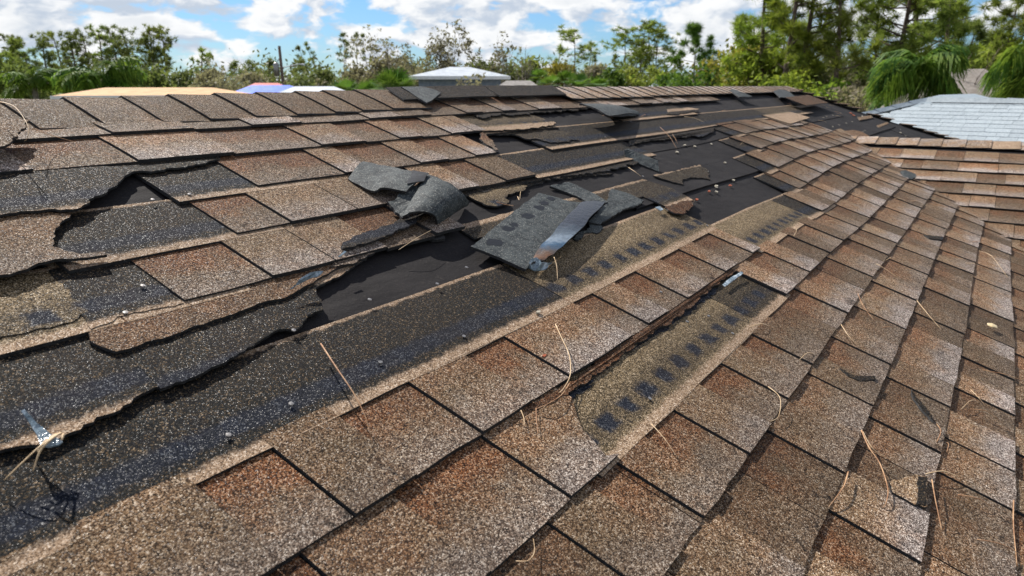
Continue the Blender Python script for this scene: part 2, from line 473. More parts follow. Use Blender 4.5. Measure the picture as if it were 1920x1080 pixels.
tabs = []        # every plain shingle tab
def rand_tint(rec, k, u):
    if rec: return (rnd.uniform(0.85, 1.0), 0, rnd.uniform(0.25, 0.6))  # recessed teeth: own brown colour, lower brightness puts their shade into the tint
    return (rnd.choice((0.0, 0.15, 0.3, 0.5)), 0, rnd.uniform(0.35, 1.0))
def tab(k, u0, u1, rec, tint=None, lift=0.0, vtop=None, bottom=None, left=None, right=None, special=False, hadd=0.0):
    vb = VB[k]
    g = 0.0022
    top = vtop if vtop is not None else vb+0.262
    if rec and vtop is None: top = vb+0.262
    h = hk(k, (-0.0018 if rec else 0.0040)+lift+hadd)
    b = bottom or [(u0+g, vb+rnd.uniform(-.002, .002)), ((u0+u1)/2, vb+rnd.uniform(-.004, .003)), (u1-g, vb+rnd.uniform(-.002, .002))]
    n = 3
    rt = right or [(u1-g, vb+(top-vb)*i/n) for i in range(1, n)]
    lf = left or [(u0+g, vb+(top-vb)*i/n) for i in range(n-1, 0, -1)]
    pts = list(b)+list(rt)+[(rt[-1][0] if right else u1-g, top), (lf[0][0] if left else u0+g, top)]+list(lf)
    s = Slab(pts, h, 0.0125, vb, tint or rand_tint(rec, k, u0))
    tabs.append(s)
    return s
def run(k, ua, ub, edges=None, first_rec=None, rustic=0.0, wr=(0.17, 0.27)):
    """tabs from ua to ub; edges = [(start,end)] of recessed (brown) teeth"""
    rec = rnd.random() < 0.5 if first_rec is None else first_rec
    if edges is not None:
        u = ua
        for a, b in edges:
            w = a-u
            if w > 0.02:
                n = max(1, round(w/0.27))
                for i in range(n): tab(k, u+w*i/n, u+w*(i+1)/n, False)
            tab(k, a, b, True)
            u = b
        if u < ub: run(k, u, ub, None, False)
        return
    u = ua
    while u < ub-0.02:
        w = rnd.uniform(*wr)
        if ub-(u+w) < 0.08: w = ub-u
        if rec: tab(k, u, u+w, True, (rnd.uniform(0.40, 0.85), 0, rnd.uniform(0.1, 0.9)), hadd=rnd.uniform(0, 0.002))
        else: tab(k, u, u+w, False, (rnd.uniform(0.0, 0.50), 0, rnd.uniform(0.2, 1.1)), hadd=rnd.uniform(-0.001, 0.003))
        u += w
        rec = not rec if rnd.random() < 0.8 else rec

def vcut_u(v): return WUR-(1.07-v)*si/0.24
def run_valley(k, ua, **kw):
    ub = vcut_u(VB[k]+0.12)
    run(k, ua, ub-0.1, **kw)
    vb = VB[k]; a = ub-0.1
    s = Slab([(a, vb), (vcut_u(vb)+0.03, vb), (vcut_u(vb+0.262)+0.03, vb+0.262), (a, vb+0.262)], hk(k, 0.006), 0.0125, vb, rand_tint(False, k, 0))
    tabs.append(s)

# lower courses, whole width
VB.update({-10: -1.65, -11: -1.87, -12: -2.09, -13: -2.31})
for k in (-13, -12, -11, -10, -9, -8, -7): run_valley(k, 0.3)
for k in (-6, -5, -4, -3): run_valley(k, 0.45)
run(-2, 0.4, 1.36)
run(-2, 1.36, 2.9, [(1.36, 1.38), (1.54, 1.73), (1.94, 2.14), (2.34, 2.47)]); run_valley(-2, 2.9, first_rec=True)
# course -1: present left of the tear and right of u=2.97
run(-1, 0.25, 1.17, [(0.42, 0.66), (0.88, 1.17)])
tab(-1, 1.17, 1.40, False, (0.35, 0, 0.7), right=[(1.36, 0.315), (1.385, 0.36), (1.40, 0.40), (1.44, 0.44), (1.50, 0.49)])
run_valley(-1, 2.97, first_rec=False)
# course 0
run(0, 0.10, 3.39, [(0.10, 0.32), (0.62, 0.78), (0.95, 1.17), (1.39, 1.57), (1.97, 2.10), (2.27, 2.45), (2.68, 2.89), (3.05, 3.27)])
run_valley(0, 4.87)
run_valley(1, 5.25); run_valley(2, 5.52, first_rec=False)
# course 3: left part and right part
run(3, 0.925, 2.02, [(0.925, 1.18), (1.62, 1.86)])
run(3, 5.82, 8.75)
run(4, 1.245, 2.865, [(1.245, 1.44), (2.0, 2.22), (2.42, 2.62)])
run(4, 6.15, 8.6)
run(5, 1.51, 2.90, [(1.51, 1.90), (2.05, 2.33), (2.52, 2.72)])
run(6, 0.80, 3.12, [(0.95, 1.25), (1.60, 2.0), (2.25, 2.46), (2.62, 2.83)])
run(7, 1.0, 7.6, [(1.0, 1.3), (1.6, 1.85), (2.1, 2.5), (2.95, 3.25), (3.4, 3.6), (3.75, 4.0), (4.3, 4.7)])
# partial tabs at the far left
run(4, 0.35, 0.60)

special = []     # (name, slab, label)
def sp(name, pts, h, tint, label=None, th=0.0075, vb=0.0, amp=0.008, step=0.03, jagged=True, mats=None, uo=0.0):
    p = jag(jag(pts, amp, step, closed=True), min(0.006, amp*0.7), 0.012, closed=True) if jagged else pts
    s = Slab(p, h, th, vb, tint, u_off=uo)
    o = adopt(put_slab(name, s, None, mats, label), deck)
    o.matrix_parent_inverse = Matrix.Identity(4)
    return o
DK = (0, 1.0, 0.5); OL = (0, 0.45, 0.5)
deck.matrix_parent_inverse = HL
def headlap(k, ua, ub, tint=DK, top=None, left=None, right=None, lift=0.0, label=None, seg=0.20):
    vb = VB[k]; T = vb+0.515 if top is None else top
    B = vb+0.222
    n = max(1, int((ub-ua)/seg))
    bot = [(ua+(ub-ua)*i/n, B+rnd.uniform(-.003, .003)) for i in range(n+1)]
    tp = [(ub-(ub-ua)*i/n, T+rnd.uniform(-.003, .003)) for i in range(n+1)]
    pts = bot+(right or [])+tp+(left or [])
    s = Slab(pts, hk(k, 0.0046+lift), 0.011, vb, tint)
    return adopt_special('shingle_headlap', s, label)
def adopt_special(name, s, label=None, mats=None):
    o = put_slab(name, s, deck, mats, label)
    return o

# exposed upper halves of strips whose covering course blew off
headlap(-2, 1.30, 2.60, OL, label='olive headlap strip with a row of dark sealant patches')
headlap(-2, 2.605, 3.02, (0, 0.78, 0.5))
headlap(-1, 3.36, 4.55, OL, label='golden brown headlap strip with sealant patches right of the big bare patch')
headlap(-1, 4.555, 5.3, DK)
headlap(0, 0.10, 1.96, DK, label='wide black headlap strip across the foreground')
headlap(0, 1.965, 3.40, OL, label='olive headlap strip under the loose black shingle')
headlap(0, 5.02, 5.3, DK); headlap(1, 5.27, 5.6, DK); headlap(2, 5.60, 5.9, DK); headlap(3, 5.93, 6.25, DK)
headlap(2, 0.78, 1.10, DK, label='black headlap left of the brown tabs')
headlap(2, 0.30, 0.775, (0, 0.45, 0.4))
headlap(3, 0.78, 1.40, DK, label='black headlap with a blue sealant smear at the left')
headlap(4, 1.215, 1.75, DK)
# big dark bands on the upper right
headlap(3, 2.86, 4.25, (0, 0.93, 0.5), label='dark headlap band above the big bare patch')
headlap(4, 3.36, 8.05, (0, 0.93, 0.5), label='long dark headlap band below the ridge', seg=0.3, left=[(3.40, 1.93), (3.36, 1.86)])
headlap(5, 3.08, 3.84, (0, 0.70, 0.5), right=[(3.90, 2.14)])
headlap(5, 4.75, 6.25, DK)
headlap(4, 8.02, 9.8, (0.0, 0.75, 0.1), seg=0.3)
# torn strips traced one by one
sp('torn_shingle', [(0.379, 1.007), (0.424, 1.007), (0.452, 1), (0.494, 0.981), (0.541, 0.986), (0.655, 1.017), (0.722, 1.02), (0.724, 1.096), (0.749, 1.28), (0.567, 1.333), (0.502, 1.308)], hk(1, 0.007), (0, 0.95, 0.5), 'black torn strip with a tan lower edge running to the left edge above the foreground band', vb=VB[1]-0.025)
sp('torn_shingle', [(0.709, 1.016), (0.73, 1.015), (0.812, 1.021), (0.88, 1.035), (0.964, 1.056), (1.045, 1.077), (1.084, 1.056), (1.128, 1.08), (1.149, 1.095), (1.201, 1.096), (1.232, 1.138), (1.261, 1.194), (1.281, 1.2), (1.375, 1.217), (1.528, 1.265), (1.347, 1.367), (0.888, 1.307), (0.75, 1.302), (0.715, 1.101)], hk(1, 0.0085), (0, 1.0, 0.5), 'black torn strip with a ragged right end beside the bare felt', vb=VB[1]-0.08, amp=0.005)
sp('torn_shingle', [(0.492, 1.284), (0.545, 1.283), (0.606, 1.29), (0.653, 1.304), (0.703, 1.297), (0.7, 1.26), (0.684, 1.225), (0.703, 1.163), (0.836, 1.163), (0.976, 1.175), (1.065, 1.187), (1.145, 1.18), (1.302, 1.224), (1.405, 1.249), (1.548, 1.286), (1.413, 1.445), (0.961, 1.325), (0.791, 1.355), (0.615, 1.441)], hk(2, 0.004), (0.45, 0, 0.35), 'tan and brown torn shingle under the brown tabs, split along its lower edge', vb=VB[2], amp=0.004)
sp('torn_shingle', [(0.509, 1.324), (0.545, 1.303), (0.612, 1.304), (0.703, 1.308), (0.733, 1.323), (0.744, 1.49), (0.668, 1.563), (0.616, 1.585)], hk(2, 0.007), OL, vb=VB[2])
sp('torn_shingle', [(0.758, 1.577), (0.704, 1.258), (0.772, 1.279), (0.921, 1.264), (0.934, 1.419), (0.966, 1.521), (0.887, 1.53)], hk(2, 0.0065), (0, 0.95, 0.5), vb=VB[2])
sp('torn_shingle', [(0.578, 1.494), (0.641, 1.5), (0.711, 1.513), (0.782, 1.519), (0.872, 1.502), (0.876, 1.517), (0.823, 1.528), (0.788, 1.587), (0.832, 1.661), (0.861, 1.696), (0.898, 1.723), (0.911, 1.74), (0.843, 1.794), (0.718, 1.834)], hk(4, 0.011), (0.3, 0, 0.45), 'pale tan shingle piece at the left edge with a ragged right end', vb=VB[4])
sp('torn_shingle', [(0.688, 1.76), (0.757, 1.765), (0.867, 1.765), (0.916, 1.745), (0.962, 1.766), (0.997, 1.798), (1.06, 1.839), (1.121, 1.884), (1.17, 1.928), (1.206, 1.99), (0.873, 2.029), (0.794, 2.02)], hk(4, 0.021), (0, 0.86, 0.3), 'dark brown ragged shingle with a blue black smear at the left', vb=VB[4])
sp('torn_shingle', [(0.849, 1.932), (0.933, 1.958), (1.08, 1.935), (1.189, 1.947), (1.339, 1.949), (1.525, 1.987), (1.544, 2.015), (1.231, 2.034), (0.869, 2.019)], hk(5, 0.004), (0, 1, 0.4), vb=VB[5]-0.16)
sp('torn_shingle', [(0.81, 2.057), (0.892, 2.071), (0.924, 2.089), (0.974, 2.151), (1.027, 2.218), (1.058, 2.271), (0.991, 2.296), (0.906, 2.291)], 0.075, (0.15, 0, 0.3), 'lifted brown shingle corner at the upper left edge below the ridge', vb=VB[6])
sp('torn_shingle', [(1.449, 1.298), (1.482, 1.298), (1.538, 1.297), (1.672, 1.314), (1.815, 1.348), (2.037, 1.428), (2.065, 1.433), (1.981, 1.424), (1.862, 1.394), (1.694, 1.372), (1.579, 1.353), (1.48, 1.331)], hk(2, 0.03), (0, 0.95, 0.5), 'thin curled black strip under the bent shingle', vb=VB[2])
sp('torn_shingle', [(1.371, 1.257), (1.407, 1.252), (1.478, 1.255), (1.528, 1.265), (1.687, 1.305), (1.859, 1.341), (2.014, 1.395), (2.022, 1.46), (1.761, 1.376), (1.504, 1.357)], hk(3, -0.004), (0.3, 0, 0.5), vb=VB[3], amp=0.012)
sp('torn_shingle', [(2.309, 1.485), (2.306, 1.436), (2.312, 1.385), (2.347, 1.364), (2.41, 1.36), (2.461, 1.38), (2.475, 1.412), (2.532, 1.433), (2.592, 1.438), (2.667, 1.439), (2.724, 1.463), (2.687, 1.513), (2.427, 1.515)], hk(3, -0.004), OL, 'small olive shingle scrap with a torn edge right of the bent shingle', vb=VB[3]-0.2)
sp('torn_shingle', [(2.037, 1.321), (2.398, 1.324), (2.957, 1.308), (3.176, 1.308), (3.667, 1.306), (3.732, 1.151), (3.668, 0.995), (3.456, 0.947), (3.375, 0.998), (3.355, 1.041), (3.355, 1.164), (2.774, 1.173), (2.021, 1.219)], hk(1, 0.004), (0, 0.8, 0.5), 'dark strip with a tan upper edge behind the loose black shingle', vb=VB[1], amp=0.003)
sp('torn_shingle', [(3.307, 1.019), (3.28, 0.957), (3.326, 0.924), (3.465, 0.945), (3.659, 0.998), (3.574, 1.011)], hk(1, 0.012), (0.9, 0, 0.0), vb=VB[1]-0.05, amp=0.008)
sp('torn_shingle', [(3.808, 1.307), (4.151, 1.302), (4.572, 1.306), (4.541, 1.271), (4.552, 1.252), (4.31, 1.132), (4.293, 1.144), (4.181, 1.194), (4.015, 1.205), (3.906, 1.16), (3.853, 1.203)], 0.012, (0, 0.8, 0.5), 'ragged dark shingle fragment with a tan edge on the bare felt', vb=0.79)
# remnants still nailed under the course edges
sp('torn_shingle', [(1.336, 0.531), (1.438, 0.507), (1.56, 0.506), (1.709, 0.502), (1.878, 0.507), (2.035, 0.515), (2.216, 0.505), (2.499, 0.514), (2.757, 0.519), (3.096, 0.524), (3.119, 0.539), (2.783, 0.552), (2.21, 0.545), (1.766, 0.541), (1.471, 0.528), (1.354, 0.543)], hk(-1, 0.006), (0.9, 0.0, 0.1), 'long ragged remnant strip under the second course edge', vb=VB[-1], amp=0.007)
sp('torn_shingle', [(1.337, 0.507), (1.504, 0.49), (1.665, 0.487), (1.821, 0.488), (2.061, 0.498), (2.399, 0.497), (2.684, 0.505), (2.741, 0.513), (2.449, 0.539), (1.893, 0.514), (1.498, 0.511)], hk(-1, -0.004), (0, 1.0, 0.4), vb=VB[-1]-0.1, amp=0.008)
sp('torn_shingle', [(2.194, 1.498), (2.397, 1.492), (2.636, 1.492), (2.807, 1.488), (3.082, 1.475), (3.369, 1.446), (3.687, 1.443), (3.927, 1.466), (4.017, 1.517), (3.396, 1.528), (2.892, 1.545), (2.238, 1.535)], hk(3, -0.002), (0.0, 1, 0.15), 'ragged remnant strip below the upper dark band', vb=VB[3]-0.17, amp=0.016)
sp('torn_shingle', [(2.329, 1.439), (2.59, 1.46), (2.881, 1.475), (3.205, 1.452), (3.49, 1.41), (3.465, 1.464), (2.865, 1.527), (2.417, 1.507)], hk(3, -0.010), (0, 1, 0.2), vb=1.05, amp=0.012)
sp('torn_shingle', [(4.184, 1.656), (4.522, 1.679), (4.962, 1.678), (5.097, 1.678), (5.217, 1.661), (5.337, 1.664), (5.381, 1.628), (5.554, 1.634), (5.846, 1.681), (6.102, 1.74), (5.2, 1.744), (4.313, 1.721)], hk(4, -0.003), (0.0, 1, 0.3), vb=VB[4]-.2, amp=0.014, step=0.06)
sp('torn_shingle', [(3.042, 2.091), (3.08, 2.001), (3.328, 1.982), (3.549, 1.984), (3.704, 1.988), (3.858, 2.019), (3.882, 2.05), (3.661, 2.058), (3.293, 2.069)], hk(5, 0.016), (0, 0.45, 0.6), vb=VB[5]+0.03, amp=0.01)
sp('torn_shingle', [(3.174, 1.981), (3.315, 1.954), (3.323, 1.887), (3.426, 1.857), (3.452, 1.808), (3.512, 1.791), (3.778, 1.803), (3.832, 1.932), (3.579, 2.004)], hk(4, 0.012), (0, 0.8, 0.5), 'ragged dark piece between the two upper dark bands', vb=VB[4], amp=0.012)
sp('torn_shingle', [(3.064, 1.996), (3.054, 1.956), (2.984, 1.858), (2.903, 1.774), (2.881, 1.771), (2.904, 1.832), (2.955, 1.929)], hk(5, 0.012), (0.8, 0, 0.4), vb=VB[5], amp=0.008)
sp('torn_shingle', [(3.31, 2.235), (3.306, 2.174), (3.535, 2.208), (3.787, 2.203), (4.301, 2.217), (4.614, 2.223), (4.766, 2.264), (3.85, 2.268), (3.416, 2.258)], hk(6, 0.004), (0, 1, 0.2), vb=VB[6]-0.2, amp=0.02)
sp('torn_shingle', [(5.639, 2.027), (5.731, 2.008), (6.109, 2.023), (6.357, 2.027), (6.516, 2.079), (6.365, 2.127), (5.839, 2.115)], hk(5, 0.012), (0, 1, 0.2), vb=VB[5]-0.2, amp=0.014, step=0.08)
# brown slabs lying near the far end
sp('torn_shingle', [(7.757, 1.831), (8.316, 1.858), (8.92, 1.875), (9.012, 1.754), (9.076, 1.618), (8.462, 1.585), (7.85, 1.55), (7.8, 1.683)], hk(4, 0.012), (0, 0.47, 0.25), 'brown shingle slab above the right hand courses', vb=VB[4]+0.05, amp=0.004, step=0.2)
sp('torn_shingle', [(9.594, 2.09), (10.293, 2.111), (11.059, 2.136), (11.093, 1.993), (11.054, 1.836), (10.273, 1.831), (9.628, 1.823), (9.583, 1.966)], 0.085, (0.55, 0, 0.1), 'lifted brown shingle slab near the far end of the ridge', amp=0.004, step=0.3)
sp('torn_shingle', [(8.308, 1.307), (8.662, 1.141), (9.268, 1.052), (9.587, 0.926), (9.804, 1.123), (9.64, 1.194)], 0.02, (0.5, 0, 0.6), amp=0.004, step=0.3)
sp('torn_shingle', [(11.507, 1.463), (12.591, 1.43), (12.375, 1.363), (11.18, 1.376)], 0.01, (0.1, 0, 0.8), amp=0.004, step=0.3)
sp('torn_shingle', [(11.365, 1.164), (12.557, 1.176), (12.43, 1.126), (11.189, 1.108)], 0.01, (0.1, 0, 0.8), amp=0.004, step=0.3)
# curled lip in the lower right (notch with a golden patch)
sp('torn_shingle', [(1.996, -0.261), (2.046, -0.287), (2.114, -0.321), (2.134, -0.348), (1.968, -0.359), (1.945, -0.329), (1.948, -0.273)], hk(-4, 0.0125), (0.0, 0, 1.5), 'small golden scar on a grey tab at the lower right', vb=-0.56, amp=0.006)
sp('torn_shingle', [(2.104, -0.323), (2.126, -0.344), (1.967, -0.353), (1.948, -0.332)], hk(-4, 0.0145), DK, vb=-0.78, amp=0.004, step=0.02)
for pts, kk in (([(2.704, -0.244), (2.656, -0.262), (2.613, -0.3), (2.541, -0.332), (2.528, -0.33), (2.575, -0.291), (2.633, -0.257)], -4), ([(2.563, -0.013), (2.556, -0.062), (2.639, -0.123), (2.612, -0.128), (2.537, -0.087), (2.528, -0.048)], -3), ([(5.489, -0.038), (5.598, -0.111), (5.639, -0.15), (5.533, -0.151), (5.444, -0.077)], -3)):
    sp('torn_shingle', pts, hk(kk, 0.0068), DK, vb=VB[kk]-0.33, amp=0.003, step=0.03)

# ---------------- sort tabs: the largest in view are single shingles
tabs.sort(key=lambda s: -s.size)
NBIG = 262
for s in tabs[:NBIG]:
    put_slab('shingle', s, deck)
far_tabs = tabs[NBIG:]

# wing roof: courses and felt
def wing_ymax(w): 
    u = WUR-w*math.cos(PHI)
    return si + (1.07-(WUR-u)*0.24/si)*co
WV = [W3(0, wing_ymax(0), -0.004), W3(0, -6, -0.004), W3(5.6, -6, -0.004), W3(5.6, wing_ymax(5.6), -0.004)]
wing = adopt(put('wing_underlayment', WV, [(0, 3, 2, 1)], [FELT]))
wb = [W3(0, wing_ymax(0), -0.004), W3(0, -6, -0.004)]
far = [Vector((wb[0].x+3.0, wb[0].y-2.9, wb[0].z-0.9)), Vector((wb[1].x+3.0, wb[1].y, wb[1].z-0.9))]
adopt(put('wing_back_slope', wb+far, [(0, 1, 3, 2)], [GR], tint=[(0.5, 0, 0.5)]*4, uvs=[(0, .1)]*4))
WE = 0.295
for r in range(1, 16):
    w1 = 0.10+WE*(r+1); w0 = w1-WE-0.05
    y = wing_ymax(w1-0.14)+0.22
    yend = -3.2
    rec = True
    vb = w1
    while y > yend:
        wd = rnd.uniform(0.16, 0.34)
        rec = not rec
        lift = 0.0 if rec else 0.006
        hf = (lambda lf: (lambda a, b: 0.003+0.016*(a-(w1-WE))/WE+lf*0.6))(lift)
        q = [(w1, y-wd+0.002), (w1, y-0.002), (w0, y-0.002), (w0, y-wd+0.002)]
        s = Slab(q, hf, 0.0095, 0, ((rnd.uniform(0.35, 0.85) if rec else rnd.uniform(0.0, 0.5)), 0, rnd.uniform(0.2, 1.2)), space=W3)
        n = len(q)
        s.uv = [(p[1], 0.245*(w1-p[0])/WE) for p in q]*2
        s.f = [tuple(x) for x in s.f]
        far_tabs.append(s)
        y -= wd
sf = join_slabs('shingle_courses', far_tabs, deck)
sf['kind'] = 'stuff'
# a few curled edges on the wing
for pts in ([(2.25, -0.02), (2.42, 0.20), (2.40, -0.25)],):
    pass

# ------------------------------------------------------------------ caps
def cap(name, P0, P1, ax_side_a, ax_side_b, wa, wb_, h0, h1, tint, th=0.0045, n=4, label=None):
    """saddle cap from P0 to P1 along the ridge; sides fall along two slope vectors"""
    V = []; F = []; M = []; UV = []; T = []
    prof = []
    for i in range(-n, n+1):
        f = i/n
        if f < 0: prof.append((ax_side_a*(-f)*wa, f))
        else: prof.append((ax_side_b*f*wb_, f))
    rows = []
    for e, (P, h) in enumerate(((P0, h0), (P0.lerp(P1, .5), (h0+h1)/2), (P1, h1))):
        for lay in (0, 1):
            for off, f in prof:
                z = h-(th if lay else 0)-0.030*U*(1-abs(f))**2*0.35
                V.append(P+off+Vector((0, 0, z)))
                UV.append((e*0.1, 0.085+0.03*abs(f))); T.append(tint)
    m_ = len(prof)
    for e in range(2):
        a = e*2*m_; b = (e+1)*2*m_
        for i in range(m_-1):
            F.append((a+i, a+i+1, b+i+1, b+i)); M.append(0)
            F.append((a+m_+i, b+m_+i, b+m_+i+1, a+m_+i+1)); M.append(1)
        for i in (0, m_-1):
            F.append((a+i, b+i, b+m_+i, a+m_+i)); M.append(1)
    for a in (0, 4*m_):
        for i in range(m_-1):
            F.append((a+i, a+m_+i, a+m_+i+1, a+i+1)); M.append(1)
    o = put(name, V, F, [GR, ASPH], deck, M, UV, T)
    if label: o['label'] = label
    return o
SLN = Vector((0, -co, -si)); SLF = Vector((0, co, -si))
ub = [0.60, 0.83, 1.02, 1.12, 1.33, 1.54, 1.73, 1.94, 2.15, 2.37, 2.54, 2.75, 3.0]
def ridgeP(u): return R3(u, RID, 0.0)
for i in range(len(ub)-1):
    cap('ridge_cap', ridgeP(ub[i]), ridgeP(ub[i+1]+0.05), SLN, SLF, 0.285*U, 0.27*U, 0.051*U+rnd.uniform(0, .001), 0.041*U, (rnd.uniform(0.0, 0.25), 0, rnd.uniform(0.1, 0.45)))
u = 4.62
while u < 11.6:
    w = 0.205
    cap('ridge_cap', ridgeP(u), ridgeP(u+w+0.03), SLN, SLF, (0.255 if u < 6 else 0.24)*U, 0.25*U, 0.049*U+rnd.uniform(0, .001), 0.042*U, (rnd.uniform(0.0, 0.12), 0, rnd.uniform(1.0, 1.6)))
    u += w
# bare, dark under-caps in the gap
def darkcap(ua, ub_, wa, tint, lift=0.0, lab=None, w2=0.2):
    cap('ridge_cap', ridgeP(ua), ridgeP(ub_), SLN, SLF, wa*U, w2*U, (0.02+lift)*U, (0.012+lift)*U, tint, label=lab)
for a_, b_, lab_ in ((2.95, 3.85, 'flat dark cap strip on the ridge right of the caps'), (3.84, 4.72, 'long dark cap strip on the ridge before the far caps')):
    nn = 3
    o1 = Slab(jag([(a_-0.04, RID-0.185), (b_-0.08, RID-0.175), (b_+0.0, RID+0.0), (a_+0.02, RID+0.0)], 0.004, 0.1, True), 0.050, 0.008, 2.2, (0, 0.93, 0.35))
    o1.uv = [(a[0], 0.43) for a in o1.uv]
    put_slab('ridge_cap', o1, deck, None, lab_)
darkcap(2.9, 3.9, 0.10, (0, 1, 0.2)); darkcap(3.8, 4.7, 0.10, (0, 1, 0.2))
# grey worn patch at the end of the cap run
s = Slab([(3.07, 2.586), (3.246, 2.583), (3.296, 2.524), (3.283, 2.476), (3.076, 2.368), (3.007, 2.342), (3.021, 2.402), (3.059, 2.515)], 0.056, 0.01, 2.2, (0, 0.99, 0.95))
put_slab('ridge_cap', s, deck, [BACK, ASPH], 'worn grey cap end sticking out at the gap in the ridge')
# wing ridge caps
WA = Vector((-math.cos(PHI), 0, -math.sin(PHI))); WB = Vector((math.cos(PHI), 0, -math.sin(PHI)*1.2))
yb = [1.42, 1.352, 1.138, 0.94, 0.736, 0.522, 0.309, 0.087, -0.155, -0.38, -0.6, -0.82, -1.05, -1.27, -1.49, -1.71, -1.93, -2.15, -2.37, -2.6, -2.82, -3.04]
for i in range(len(yb)-1):
    g = 0.30 if i != 7 else 0.05
    cap('ridge_cap', W3(0, yb[i]+0.0, 0), W3(0, yb[i+1]-0.04, 0), WA, WB, 0.29*U, 0.28*U, 0.020*U, 0.030*U+rnd.uniform(0, .001), (rnd.uniform(0, 0.15), 0, rnd.uniform(0.9, 1.5)) if i != 7 else (0, 0.99, 0.9))
# hip caps, ragged
HD = (R3(RE+2.6*0.90, RID-2.6)-R3(RE, RID)).normalized()
hl = (R3(RE+2.6*0.90, RID-2.6)-R3(RE, RID)).length
q = 0.0
while q < hl:
    a = R3(RE, RID)+HD*q; b = R3(RE, RID)+HD*(q+0.17)
    if rnd.random() < 0.86:
        cap('hip_cap', a, b, (Vector((-1, 0, 0.0))*0.8+SLN*0.25).normalized(), Vector((0.8, 0.4, -0.45)).normalized(), rnd.uniform(0.05, 0.11), 0.13, 0.012, 0.03+rnd.uniform(0, 0.012), (rnd.uniform(0.2, 0.9), 0, rnd.uniform(0.2, 0.9)))
    q += 0.125

# walls, soffit and fascia below the eaves
def boxv(x0, x1, y0, y1, z0, z1):
    V = [(x0, y0, z0), (x1, y0, z0), (x1, y1, z0), (x0, y1, z0), (x0, y0, z1), (x1, y0, z1), (x1, y1, z1), (x0, y1, z1)]
    F = [(0, 3, 2, 1), (4, 5, 6, 7), (0, 1, 5, 4), (1, 2, 6, 5), (2, 3, 7, 6), (3, 0, 4, 7)]
    return V, F
STUC = simple('stucco', (0.42, 0.38, 0.32), (0.50, 0.46, 0.40), 14, 0.9, 0.3, 0.004)
WHITE = simple('white_paint', (0.62, 0.62, 0.60), (0.74, 0.74, 0.72), 8, 0.6, 0.1)
ez = R3(0, -3.2).z; ey = R3(0, -3.2).y
V, F = boxv(-0.3, 10.2, ey+0.35, back(0, 3.9).y, 0, ez-0.12)
adopt(put('wall', V, F, [STUC]))
V, F = boxv(-0.6, 10.5, ey-0.02, ey+0.0, ez-0.16, ez+0.02)
adopt(put('fascia', V, F, [WHITE]))

# nails left in the felt and headlaps
def nail_at(u, v, h, r=0.0034, mat=None):
    V = [R3(u, v, h+0.0035)]
    n = 8
    for i in range(n):
        a = 2*math.pi*i/n
        V.append(R3(u+r/U*math.cos(a), v+r/U*math.sin(a), h+0.003))
    for i in range(n):
        a = 2*math.pi*i/n
        V.append(R3(u+r/U*math.cos(a), v+r/U*math.sin(a), h))
    F = [(0, 1+i, 1+(i+1) % n) for i in range(n)]+[(1+i, 1+n+i, 1+n+(i+1) % n, 1+(i+1) % n) for i in range(n)]
    return put('nail', V, F, [mat or NAILM], deck)
for u, v, *_ in [(1.149, 1.766), (1.267, 1.769), (0.882, 1.367), (0.792, 1.283), (1.071, 1.055), (1.164, 0.853), (1.606, 1.049), (1.787, 1.077), (0.734, 0.836), (0.89, 0.845), (1.347, 1.075), (1.707, 0.353), (2.414, 0.439), (2.384, 0.334), (3.361, 0.807), (3.657, 1.308), (2.394, 0.626), (2.281, 0.471), (4.096, 1.787), (4.834, 1.967), (1.454, 0.821)]:
    nail_at(u, v, 0.020)
for u, v, *_ in [(9.864, 1.611), (10.122, 1.624), (10.544, 1.624), (11.227, 1.645), (10.224, 1.382), (10.69, 1.388), (9.333, 1.379), (9.749, 1.382), (10.007, 1.13), (10.218, 1.137), (10.015, 0.91), (10.201, 0.917), (12.305, 0.934), (11.656, 0.782), (11.352, 0.639), (5.393, 1.524), (4.226, 1.062)]:
    nail_at(u, v, 0.002, 0.006, PALE)

# ------------------------------------------------------------------ loose things on the roof
def sheet(name, rows, th, mats, parent, bulge=0.012, tint=DK, sub=4):
    """rows: list of (far(u,v,h), near(u,v,h)) smoothly joined"""
    n = len(rows)
    def cr(p, t):
        i = min(int(t), n-2); f = t-i
        P = [p[max(0, i-1)], p[i], p[i+1], p[min(n-1, i+2)]]
        return [0.5*((2*P[1][c])+(-P[0][c]+P[2][c])*f+(2*P[0][c]-5*P[1][c]+4*P[2][c]-P[3][c])*f*f+(-P[0][c]+3*P[1][c]-3*P[2][c]+P[3][c])*f**3) for c in range(3)]
    A = [r[0] for r in rows]; B = [r[1] for r in rows]
    N = (n-1)*sub+1; Mx = 6
    V = []
    for i in range(N):
        t = i/sub
        a, b = cr(A, t), cr(B, t)
        for j in range(Mx+1):
            g = j/Mx
            s = rnd.uniform(-0.004, 0.004) if j in (0, Mx) or i in (0, N-1) else 0
            V.append(R3(a[0]+(b[0]-a[0])*g+s, a[1]+(b[1]-a[1])*g+s, a[2]+(b[2]-a[2])*g+bulge*math.sin(g*3.1)))
    F = [(i*(Mx+1)+j, i*(Mx+1)+j+1, (i+1)*(Mx+1)+j+1, (i+1)*(Mx+1)+j) for i in range(N-1) for j in range(Mx)]
    o = put(name, V, F, mats, parent, uvs=[(i/(N-1), j/Mx) for i in range(N) for j in range(Mx+1)], tint=[tint]*len(V))
    sm = o.modifiers.new('thickness', 'SOLIDIFY'); sm.thickness = th; sm.offset = 0
    if len(mats) > 1: sm.material_offset_rim = 1
    return o
def flat(name, pts, mats, parent, th=0.010, h=0.0, amp=0.006, step=0.03, tint=DK, vb=-3):
    p = jag(jag(pts, amp, step, True), amp*0.6, 0.012, True) if amp else pts
    s = Slab(p, h, th, vb, tint)
    return put_slab(name, s, parent, mats)

